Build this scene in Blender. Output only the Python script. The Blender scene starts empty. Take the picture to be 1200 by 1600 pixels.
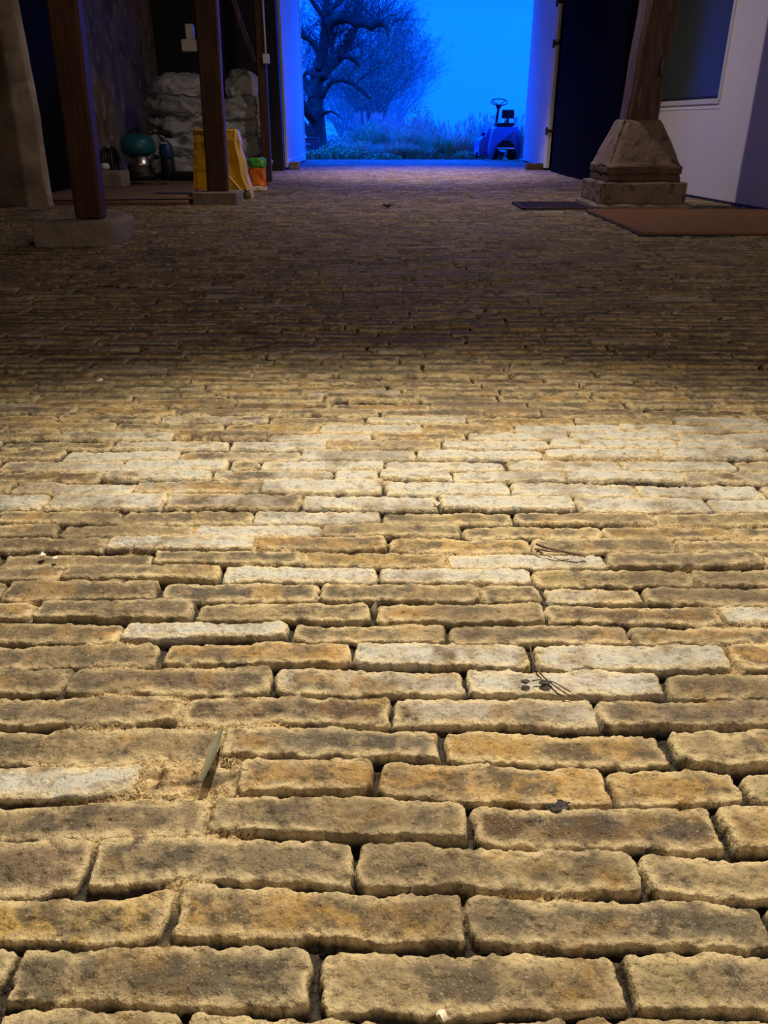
import bpy, bmesh, math, random
import numpy as np
from mathutils import Vector, Matrix, noise as mnoise

# ------------------------------------------------------------------ camera
F = 1220.0
TH = math.atan((800 - 195) / F)
CAMH = 0.58
FOG = 0.015
SKY_TOP = 9.5
SC = bpy.context.scene
cam = bpy.data.objects.new('camera', bpy.data.cameras.new('camera'))
SC.collection.objects.link(cam)
cam.location = (0, 0, CAMH)
cam.rotation_euler = (math.pi / 2 - TH, 0, 0)
cam.data.sensor_fit = 'VERTICAL'
cam.data.sensor_height = 36
cam.data.lens = F / 1600 * 36
cam.data.clip_start = 0.02
cam.data.clip_end = 400
SC.camera = cam
# ------------------------------------------------------------------ exposure
SC.view_settings.view_transform = 'Standard'
SC.view_settings.look = 'None'
SC.view_settings.exposure = 0.0
SC.view_settings.gamma = 1.0
SC.view_settings.use_curve_mapping = False
SC.cycles.volume_bounces = 6
SC.cycles.max_bounces = 14
# ------------------------------------------------------------------ sky: even blue dusk fog
W = bpy.data.worlds.new('dusk_sky')
SC.world = W
W.use_nodes = True
# brighter overhead than along the foggy horizon
_n, _l = W.node_tree.nodes, W.node_tree.links
_tc = _n.new('ShaderNodeTexCoord'); _sx = _n.new('ShaderNodeSeparateXYZ'); _mr = _n.new('ShaderNodeMapRange')
_l.new(_tc.outputs['Generated'], _sx.inputs[0]); _l.new(_sx.outputs['Z'], _mr.inputs['Value'])
_mr.interpolation_type = 'SMOOTHSTEP'
_mr.inputs['From Min'].default_value = 0.13
_mr.inputs['From Max'].default_value = 0.60
_mr.inputs['To Min'].default_value = 1.0
_mr.inputs['To Max'].default_value = SKY_TOP
_n['Background'].inputs[0].default_value = (0.0020, 0.130, 1.75, 1)
_l.new(_mr.outputs[0], _n['Background'].inputs[1])


def lamp(name, loc, power, color, radius=0.06, spot=None, aim=None):
    l = bpy.data.lights.new(name, 'SPOT' if spot else 'POINT')
    l.energy = power
    l.color = color
    l.shadow_soft_size = radius
    if spot:
        l.spot_size = math.radians(spot)
        l.spot_blend = 1.0
    o = bpy.data.objects.new(name, l)
    SC.collection.objects.link(o)
    o.location = loc
    if aim: o.rotation_euler = (Vector(aim) - Vector(loc)).to_track_quat('-Z', 'Y').to_euler()
    return o


lamp('shaded_lamp', (0.12, 1.95, 2.25), 590, (1.0, 0.85, 0.62), 0.03, 80, aim=(0.03, 0.60, 0))
lamp('fill_lamp', (2.02, -1.0, 2.3), 160, (1.0, 0.78, 0.60), 0.05)  # added unseen fill from behind the camera for pier and post fronts
lamp('hall_lamp', (0.6, 7.2, 3.1), 170, (1.0, 0.80, 0.78), 0.04, 152)
lamp('rear_lamp', (0.5, 11.2, 3.3), 620, (1.0, 0.74, 0.66), 0.10, 82)
# the doorway as a sampling portal for the sky light
pl = bpy.data.lights.new('doorway_portal', 'AREA')
pl.shape = 'RECTANGLE'
pl.size = 4.0
pl.size_y = 3.1
pl.cycles.is_portal = True
po = bpy.data.objects.new('doorway_portal', pl)
SC.collection.objects.link(po)
po.location = (0.49, 15.45, 1.5)
po.rotation_euler = (math.radians(-90), 0, 0)

# ------------------------------------------------------------------ helpers
COL = SC.collection


def tag(o, label=None, cat=None, group=None, kind=None):
    if label: o['label'] = label
    if cat: o['category'] = cat
    if group: o['group'] = group
    if kind: o['kind'] = kind
    return o


def empty(name, loc, rz=0.0):
    o = bpy.data.objects.new(name, None)
    COL.objects.link(o)
    o.location = loc
    o.rotation_euler = (0, 0, rz)
    o.empty_display_size = 0.05
    return o


def link(name, bm, mat, parent=None, smooth=False, loc=None):
    me = bpy.data.meshes.new(name)
    bmesh.ops.recalc_face_normals(bm, faces=bm.faces)
    bm.to_mesh(me)
    bm.free()
    me.materials.append(mat)
    if smooth:
        me.polygons.foreach_set('use_smooth', [True] * len(me.polygons))
    o = bpy.data.objects.new(name, me)
    COL.objects.link(o)
    if parent: o.parent = parent
    if loc: o.location = loc
    return o


def at(px, py, Y):
    """world point on the plane at distance Y that lies behind photo position (px, py)"""
    a = (px - 600) / F
    b = (py - 800) / F
    s, c = math.sin(TH), math.cos(TH)
    t = Y / (c - b * s)
    return Vector((a * t, Y, CAMH + (-s - b * c) * t))


def box(bm, lo, hi, bevel=0.0, seg=1, rz=0.0):
    c = [(lo[i] + hi[i]) / 2 for i in range(3)]
    d = [abs(hi[i] - lo[i]) for i in range(3)]
    M = Matrix.Translation(c) @ Matrix.Rotation(rz, 4, 'Z') @ Matrix.Diagonal((d[0], d[1], d[2], 1))
    r = bmesh.ops.create_cube(bm, size=1.0, matrix=M)
    if bevel > 0:
        es = list({e for v in r['verts'] for e in v.link_edges})
        bmesh.ops.bevel(bm, geom=es, offset=bevel, segments=seg, affect='EDGES', profile=0.5)
    return r['verts']


def cyl(bm, p0, p1, r0, r1=None, n=16, caps=True):
    p0, p1 = Vector(p0), Vector(p1)
    r1 = r0 if r1 is None else r1
    d = p1 - p0
    M = Matrix.Translation((p0 + p1) / 2) @ d.to_track_quat('Z', 'Y').to_matrix().to_4x4()
    return bmesh.ops.create_cone(bm, cap_ends=caps, segments=n, radius1=r0, radius2=r1, depth=d.length, matrix=M)['verts']


def tube(bm, pts, rad, n=8, caps=True, jit=0.0, rng=None):
    pts = [Vector(p) for p in pts]
    if not hasattr(rad, '__len__'): rad = [rad] * len(pts)
    rings = []
    up = Vector((0.13, 0.31, 0.94))
    for i, p in enumerate(pts):
        d = (pts[min(i + 1, len(pts) - 1)] - pts[max(i - 1, 0)])
        if d.length < 1e-9: d = Vector((0, 0, 1))
        d.normalize()
        a = d.cross(up)
        if a.length < 0.1: a = d.cross(Vector((1, 0, 0)))
        a.normalize()
        b = d.cross(a)
        ring = []
        for k in range(n):
            t = 2 * math.pi * k / n
            rr = rad[i] * (1 + (rng.uniform(-jit, jit) if rng else 0))
            ring.append(bm.verts.new(p + (a * math.cos(t) + b * math.sin(t)) * rr))
        rings.append(ring)
    for i in range(len(rings) - 1):
        for k in range(n):
            bm.faces.new((rings[i][k], rings[i][(k + 1) % n], rings[i + 1][(k + 1) % n], rings[i + 1][k]))
    if caps:
        bm.faces.new(rings[0])
        bm.faces.new(rings[-1][::-1])


def smooth_path(pts, sub=4):
    pts = [Vector(p) for p in pts]
    out = []
    for i in range(len(pts) - 1):
        p0 = pts[max(i - 1, 0)]; p1 = pts[i]; p2 = pts[i + 1]; p3 = pts[min(i + 2, len(pts) - 1)]
        for k in range(sub):
            t = k / sub
            out.append(0.5 * ((2 * p1) + (p2 - p0) * t + (2 * p0 - 5 * p1 + 4 * p2 - p3) * t * t + (3 * p1 - p0 - 3 * p2 + p3) * t ** 3))
    out.append(pts[-1])
    return out


def lathe(bm, prof, n=32, loc=(0, 0, 0)):
    rings = []
    for r, z in prof:
        rings.append([bm.verts.new((loc[0] + r * math.cos(2 * math.pi * k / n), loc[1] + r * math.sin(2 * math.pi * k / n), loc[2] + z)) for k in range(n)])
    for i in range(len(rings) - 1):
        for k in range(n):
            bm.faces.new((rings[i][k], rings[i][(k + 1) % n], rings[i + 1][(k + 1) % n], rings[i + 1][k]))
    bm.faces.new(rings[0])
    bm.faces.new(rings[-1])


def prism(bm, prof, a0, a1, axis='Y'):
    """closed outline (u, z) extruded along the axis"""
    def P(u, z, a):
        return (u, a, z) if axis == 'Y' else (a, u, z)
    r0 = [bm.verts.new(P(u, z, a0)) for u, z in prof]
    r1 = [bm.verts.new(P(u, z, a1)) for u, z in prof]
    n = len(prof)
    for k in range(n):
        bm.faces.new((r0[k], r0[(k + 1) % n], r1[(k + 1) % n], r1[k]))
    bm.faces.new(r0)
    bm.faces.new(r1[::-1])


def rough(bm, amp, scale, seed=0.0, cuts=0):
    if cuts:
        bmesh.ops.subdivide_edges(bm, edges=bm.edges[:], cuts=cuts, use_grid_fill=True)
    off = Vector((seed * 7.1, seed * 3.3, seed * 5.7))
    for v in bm.verts:
        n = mnoise.noise_vector(v.co * scale + off) + 0.5 * mnoise.noise_vector(v.co * scale * 2.7 + off)
        v.co += n * amp


# ------------------------------------------------------------------ materials
def newmat(name):
    m = bpy.data.materials.new(name)
    m.use_nodes = True
    nt = m.node_tree
    b = nt.nodes['Principled BSDF']
    return m, nt, b


def mat(name, c1, c2=None, scale=8.0, rough_=0.7, metal=0.0, bump=0.0, bscale=None, stretch=(1, 1, 1), contrast=0.25, detail=6.0, c3=None, scale3=40.0, spec=0.5):
    m, nt, b = newmat(name)
    N, L = nt.nodes, nt.links
    b.inputs['Roughness'].default_value = rough_
    b.inputs['Metallic'].default_value = metal
    b.inputs['Specular IOR Level'].default_value = spec
    b.inputs['Base Color'].default_value = (*c1, 1)
    tc = N.new('ShaderNodeTexCoord')
    mp = N.new('ShaderNodeMapping')
    mp.inputs['Scale'].default_value = stretch
    L.new(tc.outputs['Object'], mp.inputs['Vector'])
    if c2 is not None:
        nz = N.new('ShaderNodeTexNoise')
        nz.inputs['Scale'].default_value = scale
        nz.inputs['Detail'].default_value = detail
        nz.inputs['Roughness'].default_value = 0.6
        L.new(mp.outputs[0], nz.inputs['Vector'])
        mr = N.new('ShaderNodeMapRange')
        mr.inputs['From Min'].default_value = 0.5 - contrast
        mr.inputs['From Max'].default_value = 0.5 + contrast
        L.new(nz.outputs['Fac'], mr.inputs['Value'])
        mx = N.new('ShaderNodeMixRGB')
        mx.inputs[1].default_value = (*c1, 1)
        mx.inputs[2].default_value = (*c2, 1)
        L.new(mr.outputs[0], mx.inputs[0])
        out = mx.outputs[0]
        if c3 is not None:
            n3 = N.new('ShaderNodeTexNoise')
            n3.inputs['Scale'].default_value = scale3
            n3.inputs['Detail'].default_value = 3
            L.new(mp.outputs[0], n3.inputs['Vector'])
            m3 = N.new('ShaderNodeMapRange')
            m3.inputs['From Min'].default_value = 0.56
            m3.inputs['From Max'].default_value = 0.68
            L.new(n3.outputs['Fac'], m3.inputs['Value'])
            x3 = N.new('ShaderNodeMixRGB')
            x3.inputs[2].default_value = (*c3, 1)
            L.new(m3.outputs[0], x3.inputs[0])
            L.new(out, x3.inputs[1])
            out = x3.outputs[0]
        L.new(out, b.inputs['Base Color'])
    if bump > 0:
        nb = N.new('ShaderNodeTexNoise')
        nb.inputs['Scale'].default_value = bscale or scale * 3
        nb.inputs['Detail'].default_value = 6
        L.new(mp.outputs[0], nb.inputs['Vector'])
        bp = N.new('ShaderNodeBump')
        bp.inputs['Strength'].default_value = bump
        bp.inputs['Distance'].default_value = 0.01
        L.new(nb.outputs['Fac'], bp.inputs['Height'])
        L.new(bp.outputs[0], b.inputs['Normal'])
    return m


M_plaster = mat('worn_plaster', (0.30, 0.26, 0.21), (0.13, 0.105, 0.08), 2.6, 0.9, bump=0.5, bscale=14, contrast=0.14, c3=(0.42, 0.38, 0.32), scale3=6)
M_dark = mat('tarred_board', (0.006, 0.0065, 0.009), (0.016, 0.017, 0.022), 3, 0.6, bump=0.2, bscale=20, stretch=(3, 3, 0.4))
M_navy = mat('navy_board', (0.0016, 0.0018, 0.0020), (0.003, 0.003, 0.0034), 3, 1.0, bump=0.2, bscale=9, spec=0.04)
M_teal = mat('dark_teal_board', (0.002, 0.004, 0.006), (0.004, 0.007, 0.010), 5, 0.8, stretch=(3, 3, .3), spec=0.1)
M_pier = mat('pale_worn_plaster', (0.52, 0.46, 0.38), (0.24, 0.20, 0.15), 2.4, 0.9, bump=0.5, bscale=14, contrast=0.12, c3=(0.62, 0.57, 0.48), scale3=5)
M_ceil = mat('ceiling_board', (0.10, 0.08, 0.06), (0.05, 0.04, 0.03), 3, 0.9, stretch=(1, 6, 1))
M_white = mat('white_panel', (0.80, 0.80, 0.82), (0.74, 0.74, 0.78), 3, 0.5)
M_whitepaint = mat('white_painted_metal', (0.80, 0.82, 0.84), (0.74, 0.76, 0.80), 4, 0.45)
M_frame = mat('white_window_frame', (0.66, 0.66, 0.66), (0.6, 0.6, 0.6), 5, 0.4)
M_wood = mat('brown_stained_timber', (0.085, 0.032, 0.010), (0.036, 0.013, 0.0045), 5, 0.55, bump=0.35, bscale=14, stretch=(5, 5, 0.5), contrast=0.2)
M_old = mat('old_oak', (0.12, 0.070, 0.050), (0.036, 0.019, 0.013), 4, 0.75, bump=1.0, bscale=16, stretch=(4, 4, 0.6), contrast=0.22, c3=(0.15, 0.105, 0.075), scale3=9)
M_conc = mat('rough_concrete', (0.30, 0.26, 0.21), (0.18, 0.155, 0.125), 9, 0.9, bump=0.9, bscale=40, contrast=0.2)
M_plinth = mat('rendered_plinth', (0.27, 0.205, 0.165), (0.165, 0.125, 0.10), 6, 0.9, bump=0.8, bscale=30, contrast=0.22, c3=(0.085, 0.065, 0.05), scale3=14)
M_brickold = mat('worn_plinth_brick', (0.15, 0.105, 0.075), (0.08, 0.052, 0.036), 12, 0.9, bump=1.0, bscale=40, contrast=0.2)
M_sack = mat('woven_grey_sack', (0.46, 0.47, 0.46), (0.30, 0.31, 0.31), 7, 0.45, bump=0.5, bscale=60)
M_sack2 = mat('woven_white_sack', (0.60, 0.62, 0.63), (0.42, 0.44, 0.45), 7, 0.45, bump=0.5, bscale=60)
M_yellow = mat('yellow_plastic', (0.85, 0.50, 0.012), (0.75, 0.38, 0.010), 7, 0.38, bump=0.25, bscale=18)
M_paleyellow = mat('pale_yellow_plastic', (0.85, 0.60, 0.16), (0.75, 0.46, 0.08), 9, 0.4)
M_orange = mat('orange_plastic', (0.85, 0.16, 0.010), (0.90, 0.28, 0.03), 16, 0.35, bump=0.3, bscale=30)
M_green = mat('green_plastic', (0.03, 0.30, 0.03), (0.10, 0.45, 0.08), 22, 0.35, bump=0.3, bscale=30)
M_black = mat('black_plastic', (0.010, 0.010, 0.011), (0.018, 0.018, 0.020), 6, 0.5)
M_rubber = mat('black_rubber', (0.012, 0.012, 0.013), (0.022, 0.022, 0.022), 20, 0.8, bump=0.4, bscale=60)
M_tealp = mat('teal_plastic', (0.012, 0.15, 0.18), (0.010, 0.11, 0.14), 4, 0.4)
M_steel = mat('brushed_steel', (0.62, 0.60, 0.57), (0.52, 0.50, 0.48), 30, 0.3, metal=1.0, stretch=(1, 1, 8))
M_iron = mat('rusty_iron', (0.05, 0.042, 0.038), (0.09, 0.055, 0.035), 20, 0.7, metal=0.4, bump=0.4)
M_mat = mat('coir_fibre', (0.26, 0.125, 0.045), (0.18, 0.082, 0.030), 9, 0.95, bump=0.9, bscale=220, c3=(0.15, 0.07, 0.03), scale3=60)
M_bark = mat('wet_bark', (0.026, 0.026, 0.016), (0.012, 0.012, 0.008), 9, 0.85, bump=1.0, bscale=22, c3=(0.04, 0.075, 0.025), scale3=6)
M_twig = mat('twig', (0.028, 0.026, 0.018), (0.018, 0.016, 0.012), 9, 0.9)
M_leafd = mat('dull_green_leaf', (0.08, 0.20, 0.06), (0.14, 0.22, 0.08), 5, 0.7)
M_leafg = mat('green_leaf', (0.16, 0.42, 0.12), (0.08, 0.24, 0.07), 7, 0.6)
M_straw = mat('dry_grass', (0.62, 0.50, 0.34), (0.42, 0.33, 0.20), 3, 0.8)
M_plume = mat('faded_plume', (0.60, 0.42, 0.36), (0.42, 0.30, 0.26), 3, 0.9)
M_tuft = mat('grey_green_grass', (0.30, 0.42, 0.22), (0.20, 0.28, 0.14), 3, 0.8)
M_soil = mat('garden_soil', (0.05, 0.06, 0.03), (0.09, 0.10, 0.05), 3, 0.95, bump=0.6)
M_bluepaint = mat('blue_paint', (0.10, 0.22, 0.55), (0.09, 0.19, 0.50), 6, 0.28)
M_crate = mat('purple_brown_wood', (0.14, 0.05, 0.06), (0.09, 0.035, 0.04), 9, 0.7)
M_twigdry = mat('dry_twig', (0.055, 0.030, 0.018), (0.11, 0.065, 0.035), 60, 0.8)
M_blade = mat('dry_green_blade', (0.10, 0.10, 0.05), (0.06, 0.055, 0.03), 60, 0.7)
M_chip = mat('white_mortar_chip', (0.75, 0.70, 0.62), (0.6, 0.53, 0.44), 90, 0.9)
M_clod = mat('dark_soil_clod', (0.012, 0.011, 0.014), (0.035, 0.03, 0.03), 120, 0.55, bump=0.8, bscale=200)
M_earth = mat('bay_screed', (0.22, 0.13, 0.075), (0.14, 0.085, 0.05), 5, 0.9, bump=0.5, bscale=24)

M_glass, _nt, _b = newmat('window_glass')
_b.inputs['Base Color'].default_value = (0.30, 0.38, 0.35, 1)
_b.inputs['Roughness'].default_value = 0.22
_b.inputs['Transmission Weight'].default_value = 0.85
_b.inputs['IOR'].default_value = 1.18

# ------------------------------------------------------------------ the barn
def struct(name, mat_, *boxes, bevel=0.0, rz=None):
    bm = bmesh.new()
    for lo, hi in boxes: box(bm, lo, hi, bevel)
    o = link(name, bm, mat_)
    o['kind'] = 'structure'
    return o


struct('ceiling', M_ceil, ((-5.3, -2.1, 3.4), (5.3, 15.5, 3.5)))
struct('wall_behind', M_plaster, ((-5.3, -2.1, -0.2), (5.3, -1.9, 3.4)))
struct('wall_left', M_plaster, ((-5.3, -1.9, -0.2), (-5.1, 6.6, 3.4)))
struct('wall_right', M_plaster, ((5.1, -1.9, -0.2), (5.3, 15.5, 3.4)))
# end wall with the wide gateway
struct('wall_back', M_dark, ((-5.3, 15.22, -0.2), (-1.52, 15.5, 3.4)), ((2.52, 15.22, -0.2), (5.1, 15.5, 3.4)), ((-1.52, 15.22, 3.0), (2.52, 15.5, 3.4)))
# rough pier and cross wall on the left
def rough_wall(name, lo, hi, mat_, seed, n=14, amp=0.012):
    bm = bmesh.new()
    box(bm, lo, hi, 0.02)
    rough(bm, amp, 3.0, seed, cuts=n)
    o = link(name, bm, mat_, smooth=True)
    o['kind'] = 'structure'
    return o


rough_wall('wall_pier', (-5.3, 6.6, -0.2), (-2.62, 6.68, 3.42), M_pier, 2.0, 30, 0.016)
rough_wall('wall_left_bay', (-3.35, 8.80, -0.2), (-3.0, 11.9, 3.42), M_plaster, 5.0, 30, 0.02)
dj = struct('door_1', M_teal, ((-3.12, 6.70, 0.0), (-3.06, 8.82, 3.4)))
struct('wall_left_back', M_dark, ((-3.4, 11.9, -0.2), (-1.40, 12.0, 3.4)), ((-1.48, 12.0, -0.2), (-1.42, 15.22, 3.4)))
# right: dark partition then white insulated wall of the cold store
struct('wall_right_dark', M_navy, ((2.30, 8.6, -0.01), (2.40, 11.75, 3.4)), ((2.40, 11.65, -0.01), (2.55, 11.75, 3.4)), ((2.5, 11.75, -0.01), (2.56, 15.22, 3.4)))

# white wall, turned slightly from the barn's axis; hole for the window
def wallpt(s, z, off=0.0):
    """s metres from (2.73, 7.45) toward the viewer along the wall, off into the cold store"""
    d = Vector((0.13, -1.26)).normalized()
    n = Vector((1.26, 0.13)).normalized()
    p = Vector((2.73, 7.45)) + d * s + n * off
    return Vector((p.x, p.y, z))


WRZ = math.atan2(0.13, 1.26)


def wbox(bm, s0, s1, z0, z1, o0, o1, bevel=0.0):
    a = wallpt(s0, z0, o0); c = wallpt(s1, z0, o0); d = wallpt(s1, z0, o1)
    ctr = (wallpt(s0, z0, o0) + wallpt(s1, z1, o1)) / 2
    M = Matrix.Translation(ctr) @ Matrix.Rotation(WRZ, 4, 'Z') @ Matrix.Diagonal((abs(o1 - o0), abs(s1 - s0), abs(z1 - z0), 1))
    r = bmesh.ops.create_cube(bm, size=1.0, matrix=M)
    if bevel: bmesh.ops.bevel(bm, geom=list({e for v in r['verts'] for e in v.link_edges}), offset=bevel, segments=1, affect='EDGES')


WS0, WS1 = -1.75, 0.22          # window from behind the column to its near jamb
bm = bmesh.new()
wbox(bm, -2.0, 4.6, -0.02, 0.76, 0, 0.10)
wbox(bm, WS1, 4.6, 0.76, 3.4, 0, 0.10)
wbox(bm, -2.0, WS0, 0.76, 3.4, 0, 0.10)
wbox(bm, WS0, WS1, 2.0, 3.4, 0, 0.10)
o = link('wall_right_white', bm, M_white); o['kind'] = 'structure'
# shallow ribs of the panel sheeting
bm = bmesh.new()
for i in range(4):
    s = 0.62 + i * 1.0
    wbox(bm, s, s + 0.003, 0.0, 3.4, -0.0010, 0.001)
o = link('trim_1', bm, M_white); o['kind'] = 'structure'
bm = bmesh.new()
wbox(bm, WS0, WS1 + 0.0, 0.735, 0.775, -0.012, 0.09, 0.003)
wbox(bm, WS1 - 0.03, WS1 + 0.012, 0.76, 2.0, -0.010, 0.09, 0.003)
wbox(bm, WS0, WS1, 1.96, 2.0, -0.010, 0.09, 0.003)
win = link('window_1', bm, M_frame); win['kind'] = 'structure'
bm = bmesh.new()
wbox(bm, WS0, WS1 - 0.03, 0.775, 1.96, 0.045, 0.053)
link('window_pane', bm, M_glass, win)
bm = bmesh.new()
wbox(bm, WS0, WS1 - 0.03, 0.776, 0.80, 0.036, 0.060)
wbox(bm, WS1 - 0.046, WS1 - 0.03, 0.776, 1.96, 0.036, 0.060)
link('window_seal', bm, M_black, win)
bm = bmesh.new()
wbox(bm, -2.0, 4.6, 0.0, 0.022, -0.007, 0.0)
o = link('baseboard_right', bm, M_black); o['kind'] = 'structure'
# strips of trim under the window
bm = bmesh.new()
wbox(bm, WS0, WS1 + 0.02, 0.70, 0.704, -0.004, 0.002)
o = link('trim_2', bm, M_frame); o['kind'] = 'structure'

# raised screed of the left bay
bm = bmesh.new()
box(bm, (-3.02, 6.72, -0.03), (-1.58, 7.12, 0.030), 0.006)
box(bm, (-3.02, 7.12, -0.03), (-1.72, 11.9, 0.030), 0.006)
rough(bm, 0.003, 4, 3.0, cuts=12)
o = link('floor_bay', bm, M_earth, smooth=True); o['kind'] = 'structure'
# threshold strip in the gateway
bm = bmesh.new()
box(bm, (-1.52, 15.20, -0.05), (2.52, 15.50, 0.012), 0.004)
o = link('trim_3', bm, M_conc); o['kind'] = 'structure'

# garden ground beyond the gateway
bm = bmesh.new()
bmesh.ops.create_grid(bm, x_segments=120, y_segments=120, size=1, matrix=Matrix.Translation((0, 55.45, -0.03)) @ Matrix.Diagonal((40, 40, 1, 1)))
for v in bm.verts:
    v.co.z += 0.06 * mnoise.noise(v.co * 0.35) - 0.0
o = link('ground', bm, M_soil, smooth=True); o['kind'] = 'structure'

# the two tall white leaves of the gate, folded inward
bm = bmesh.new()
box(bm, (-1.452, 12.3, 0.03), (-1.40, 15.2, 3.0), 0.004)
d2 = link('door_2', bm, M_whitepaint); d2['kind'] = 'structure'
bm = bmesh.new()
box(bm, (-1.399, 12.3, 0.03), (-1.385, 12.37, 3.0), 0.002)
box(bm, (-1.399, 15.10, 0.03), (-1.385, 15.19, 3.0), 0.002)
box(bm, (-1.399, 12.37, 0.03), (-1.385, 15.10, 0.12), 0.002)
link('door_edge', bm, M_whitepaint, d2)
bm = bmesh.new()
A = Vector((2.29, 12.1)); B = Vector((2.46, 15.19))
dv = (B - A).normalized(); nv = Vector((dv.y, -dv.x))
def leafbox(bm, s0, s1, z0, z1, o0, o1):
    ctr = A + dv * (s0 + s1) / 2 + nv * (o0 + o1) / 2
    M = Matrix.Translation((ctr.x, ctr.y, (z0 + z1) / 2)) @ Matrix.Rotation(math.atan2(-dv.x, dv.y), 4, 'Z') @ Matrix.Diagonal((abs(o1 - o0), abs(s1 - s0), abs(z1 - z0), 1))
    bmesh.ops.create_cube(bm, size=1.0, matrix=M)
leafbox(bm, 0, 3.09, 0.03, 3.0, 0, 0.05)
for i in range(26):
    s_ = 0.08 + i * 0.115
    leafbox(bm, s_, s_ + 0.045, 0.03, 3.0, -0.014, 0.0)
d3 = link('door_3', bm, M_whitepaint); d3['kind'] = 'structure'
for zc, nm in ((1.55, 'bolt'), (0.50, 'hinge'), (2.02, 'hinge')):
    bm = bmesh.new()
    leafbox(bm, -0.02, 0.10, zc - 0.02, zc + 0.02, -0.03, 0.06)
    leafbox(bm, 0.02, 0.05, zc - 0.05, zc + 0.05, -0.035, -0.01)
    link(nm, bm, M_iron, d3)
# pale steel angles along the gateway's jambs
struct('trim_4', M_whitepaint, ((-1.52, 15.16, 0.0), (-1.455, 15.22, 3.0)))
struct('trim_5', M_whitepaint, ((2.50, 15.16, 0.0), (2.56, 15.22, 3.0)))

# ------------------------------------------------------------------ brick floor
# rows of clinker on edge: (near boundary in mm at five stations across, joints in mm, tone of each brick)
ROWS = [
 ([302, 298, 297, 296, 296], [-282, -145, 0, 134, 295], 'ggwgg'),
 ([350, 349, 347, 344, 344], [-519, -287, -52, 183, 407], 'gkggg'),
 ([401, 403, 400, 395, 392], [-418, -175, 65, 312], 'ookg'),
 ([441, 458, 449, 442, 436], [-486, -258, -26, 222, 446], 'kkggo'),
 ([504, 509, 497, 489, 482], [-393, -163, 79, 309, 525], 'ggdgg'),
 ([548, 553, 553, 534, 543], [-457, -242, -145, -10, 221, 350, 508], 'Wsooogg'),
 ([594, 602, 601, 594, 590], [-423, -170, 62, 295, 537], 'gkogg'),
 ([647, 653, 652, 646, 649], [-446, -221, 10, 235, 467], 'kdwkg'),
 ([700, 700, 701, 696, 694], [-587, -368, -131, 96, 323, 550], 'kkwWgg'),
 ([752, 754, 750, 746, 741], [-500, -273, -40, 180, 421, 640], 'goWWog'),
 ([801, 805, 803, 802, 801], [-547, -335, -119, 82, 315, 539], 'oWgkgd'),
 ([850, 847, 846, 847, 843], [-663, -464, -250, -13, 213, 447, 663], 'gkggdW'),
 ([893, 896, 894, 893, 889], [-531, -310, -89, 133, 218, 357, 566], 'dkggwgg'),
 ([949, 949, 942, 937, 937], [-690, -467, -235, -9, 212, 443, 653], 'ggWWgg'),
 ([990, 996, 988, 985, 981], [-572, -346, -122, 95, 329, 564], 'ggoWkg'),
 ([1038, 1036, 1034, 1030, 1028], [-632, -427, -198, 6, 227, 447, 652], 'dWooggg'),
 ([1083, 1083, 1081, 1077, 1075], [-725, -519, -305, -100, 123, 349, 553, 766], 'ggWggog'),
 ([1127, 1127, 1125, 1123, 1121], [-654, -436, -215, -3, 213, 445, 665], 'ggWgggg'),
 ([1179, 1179, 1174, 1174, 1172], [-790, -579, -377, -142, 94, 328, 557, 768], 'WwkWWWwg'),
 ([1240, 1243, 1240, 1235, 1232], [-662, -445, -219, 1, 225, 451, 674], 'wkWWWwg'),
 ([1295, 1295, 1295, 1292, 1290], [-779, -519, -319, -94, -9, 127, 333, 550, 767], 'dwkWWWWgg'),
 ([1348, 1348, 1345, 1345, 1342], [-731, -499, -295, -238, 0, 231, 451, 670], 'wWgwwWWg'),
 ([1398, 1398, 1398, 1398, 1395], [-867, -629, -402, -163, 63, 314, 541, 754], 'gWgWWWWg'),
 ([1455, 1451, 1451, 1451, 1448], [-777, -550, -313, -117, 117, 337, 596, 816], 'gwwoWWWg'),
 ([1504, 1504, 1501, 1501, 1497], [-905, -679, -439, -240, -27, 173, 386, 612, 838], 'gwdwowWWg'),
 ([1553, 1553, 1549, 1549, 1549], [-807, -574, -342, -137, 82, 280, 506, 725], 'ggowoWWw'),
 ([1604, 1604, 1600, 1600, 1596], [-941, -716, -492, -253, -42, 183, 421, 632, 843], 'ggwgwogWg'),
]



def lattice(seed):
    return np.random.default_rng(seed).random((256, 256)).astype(np.float32)


def vnoise(x, y, seed=0):
    L_ = lattice(seed)
    xi = np.floor(x).astype(np.int64); yi = np.floor(y).astype(np.int64)
    fx = (x - xi); fy = (y - yi)
    fx = fx * fx * (3 - 2 * fx); fy = fy * fy * (3 - 2 * fy)
    a = L_[xi & 255, yi & 255]; b = L_[(xi + 1) & 255, yi & 255]
    c = L_[xi & 255, (yi + 1) & 255]; d = L_[(xi + 1) & 255, (yi + 1) & 255]
    return (a + (b - a) * fx) * (1 - fy) + (c + (d - c) * fx) * fy - 0.5


def fbm(x, y, f, seed, oct_=3, gain=0.55):
    s = 0; a = 1.0
    for i in range(oct_):
        s = s + a * vnoise(x * f + 17.3 * i + 400, y * f + 9.1 * i + 400, seed + i)
        f *= 2.07; a *= gain
    return s


def sstep(a, b, x):
    t = np.clip((x - a) / (b - a), 0, 1)
    return t * t * (3 - 2 * t)


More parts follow.
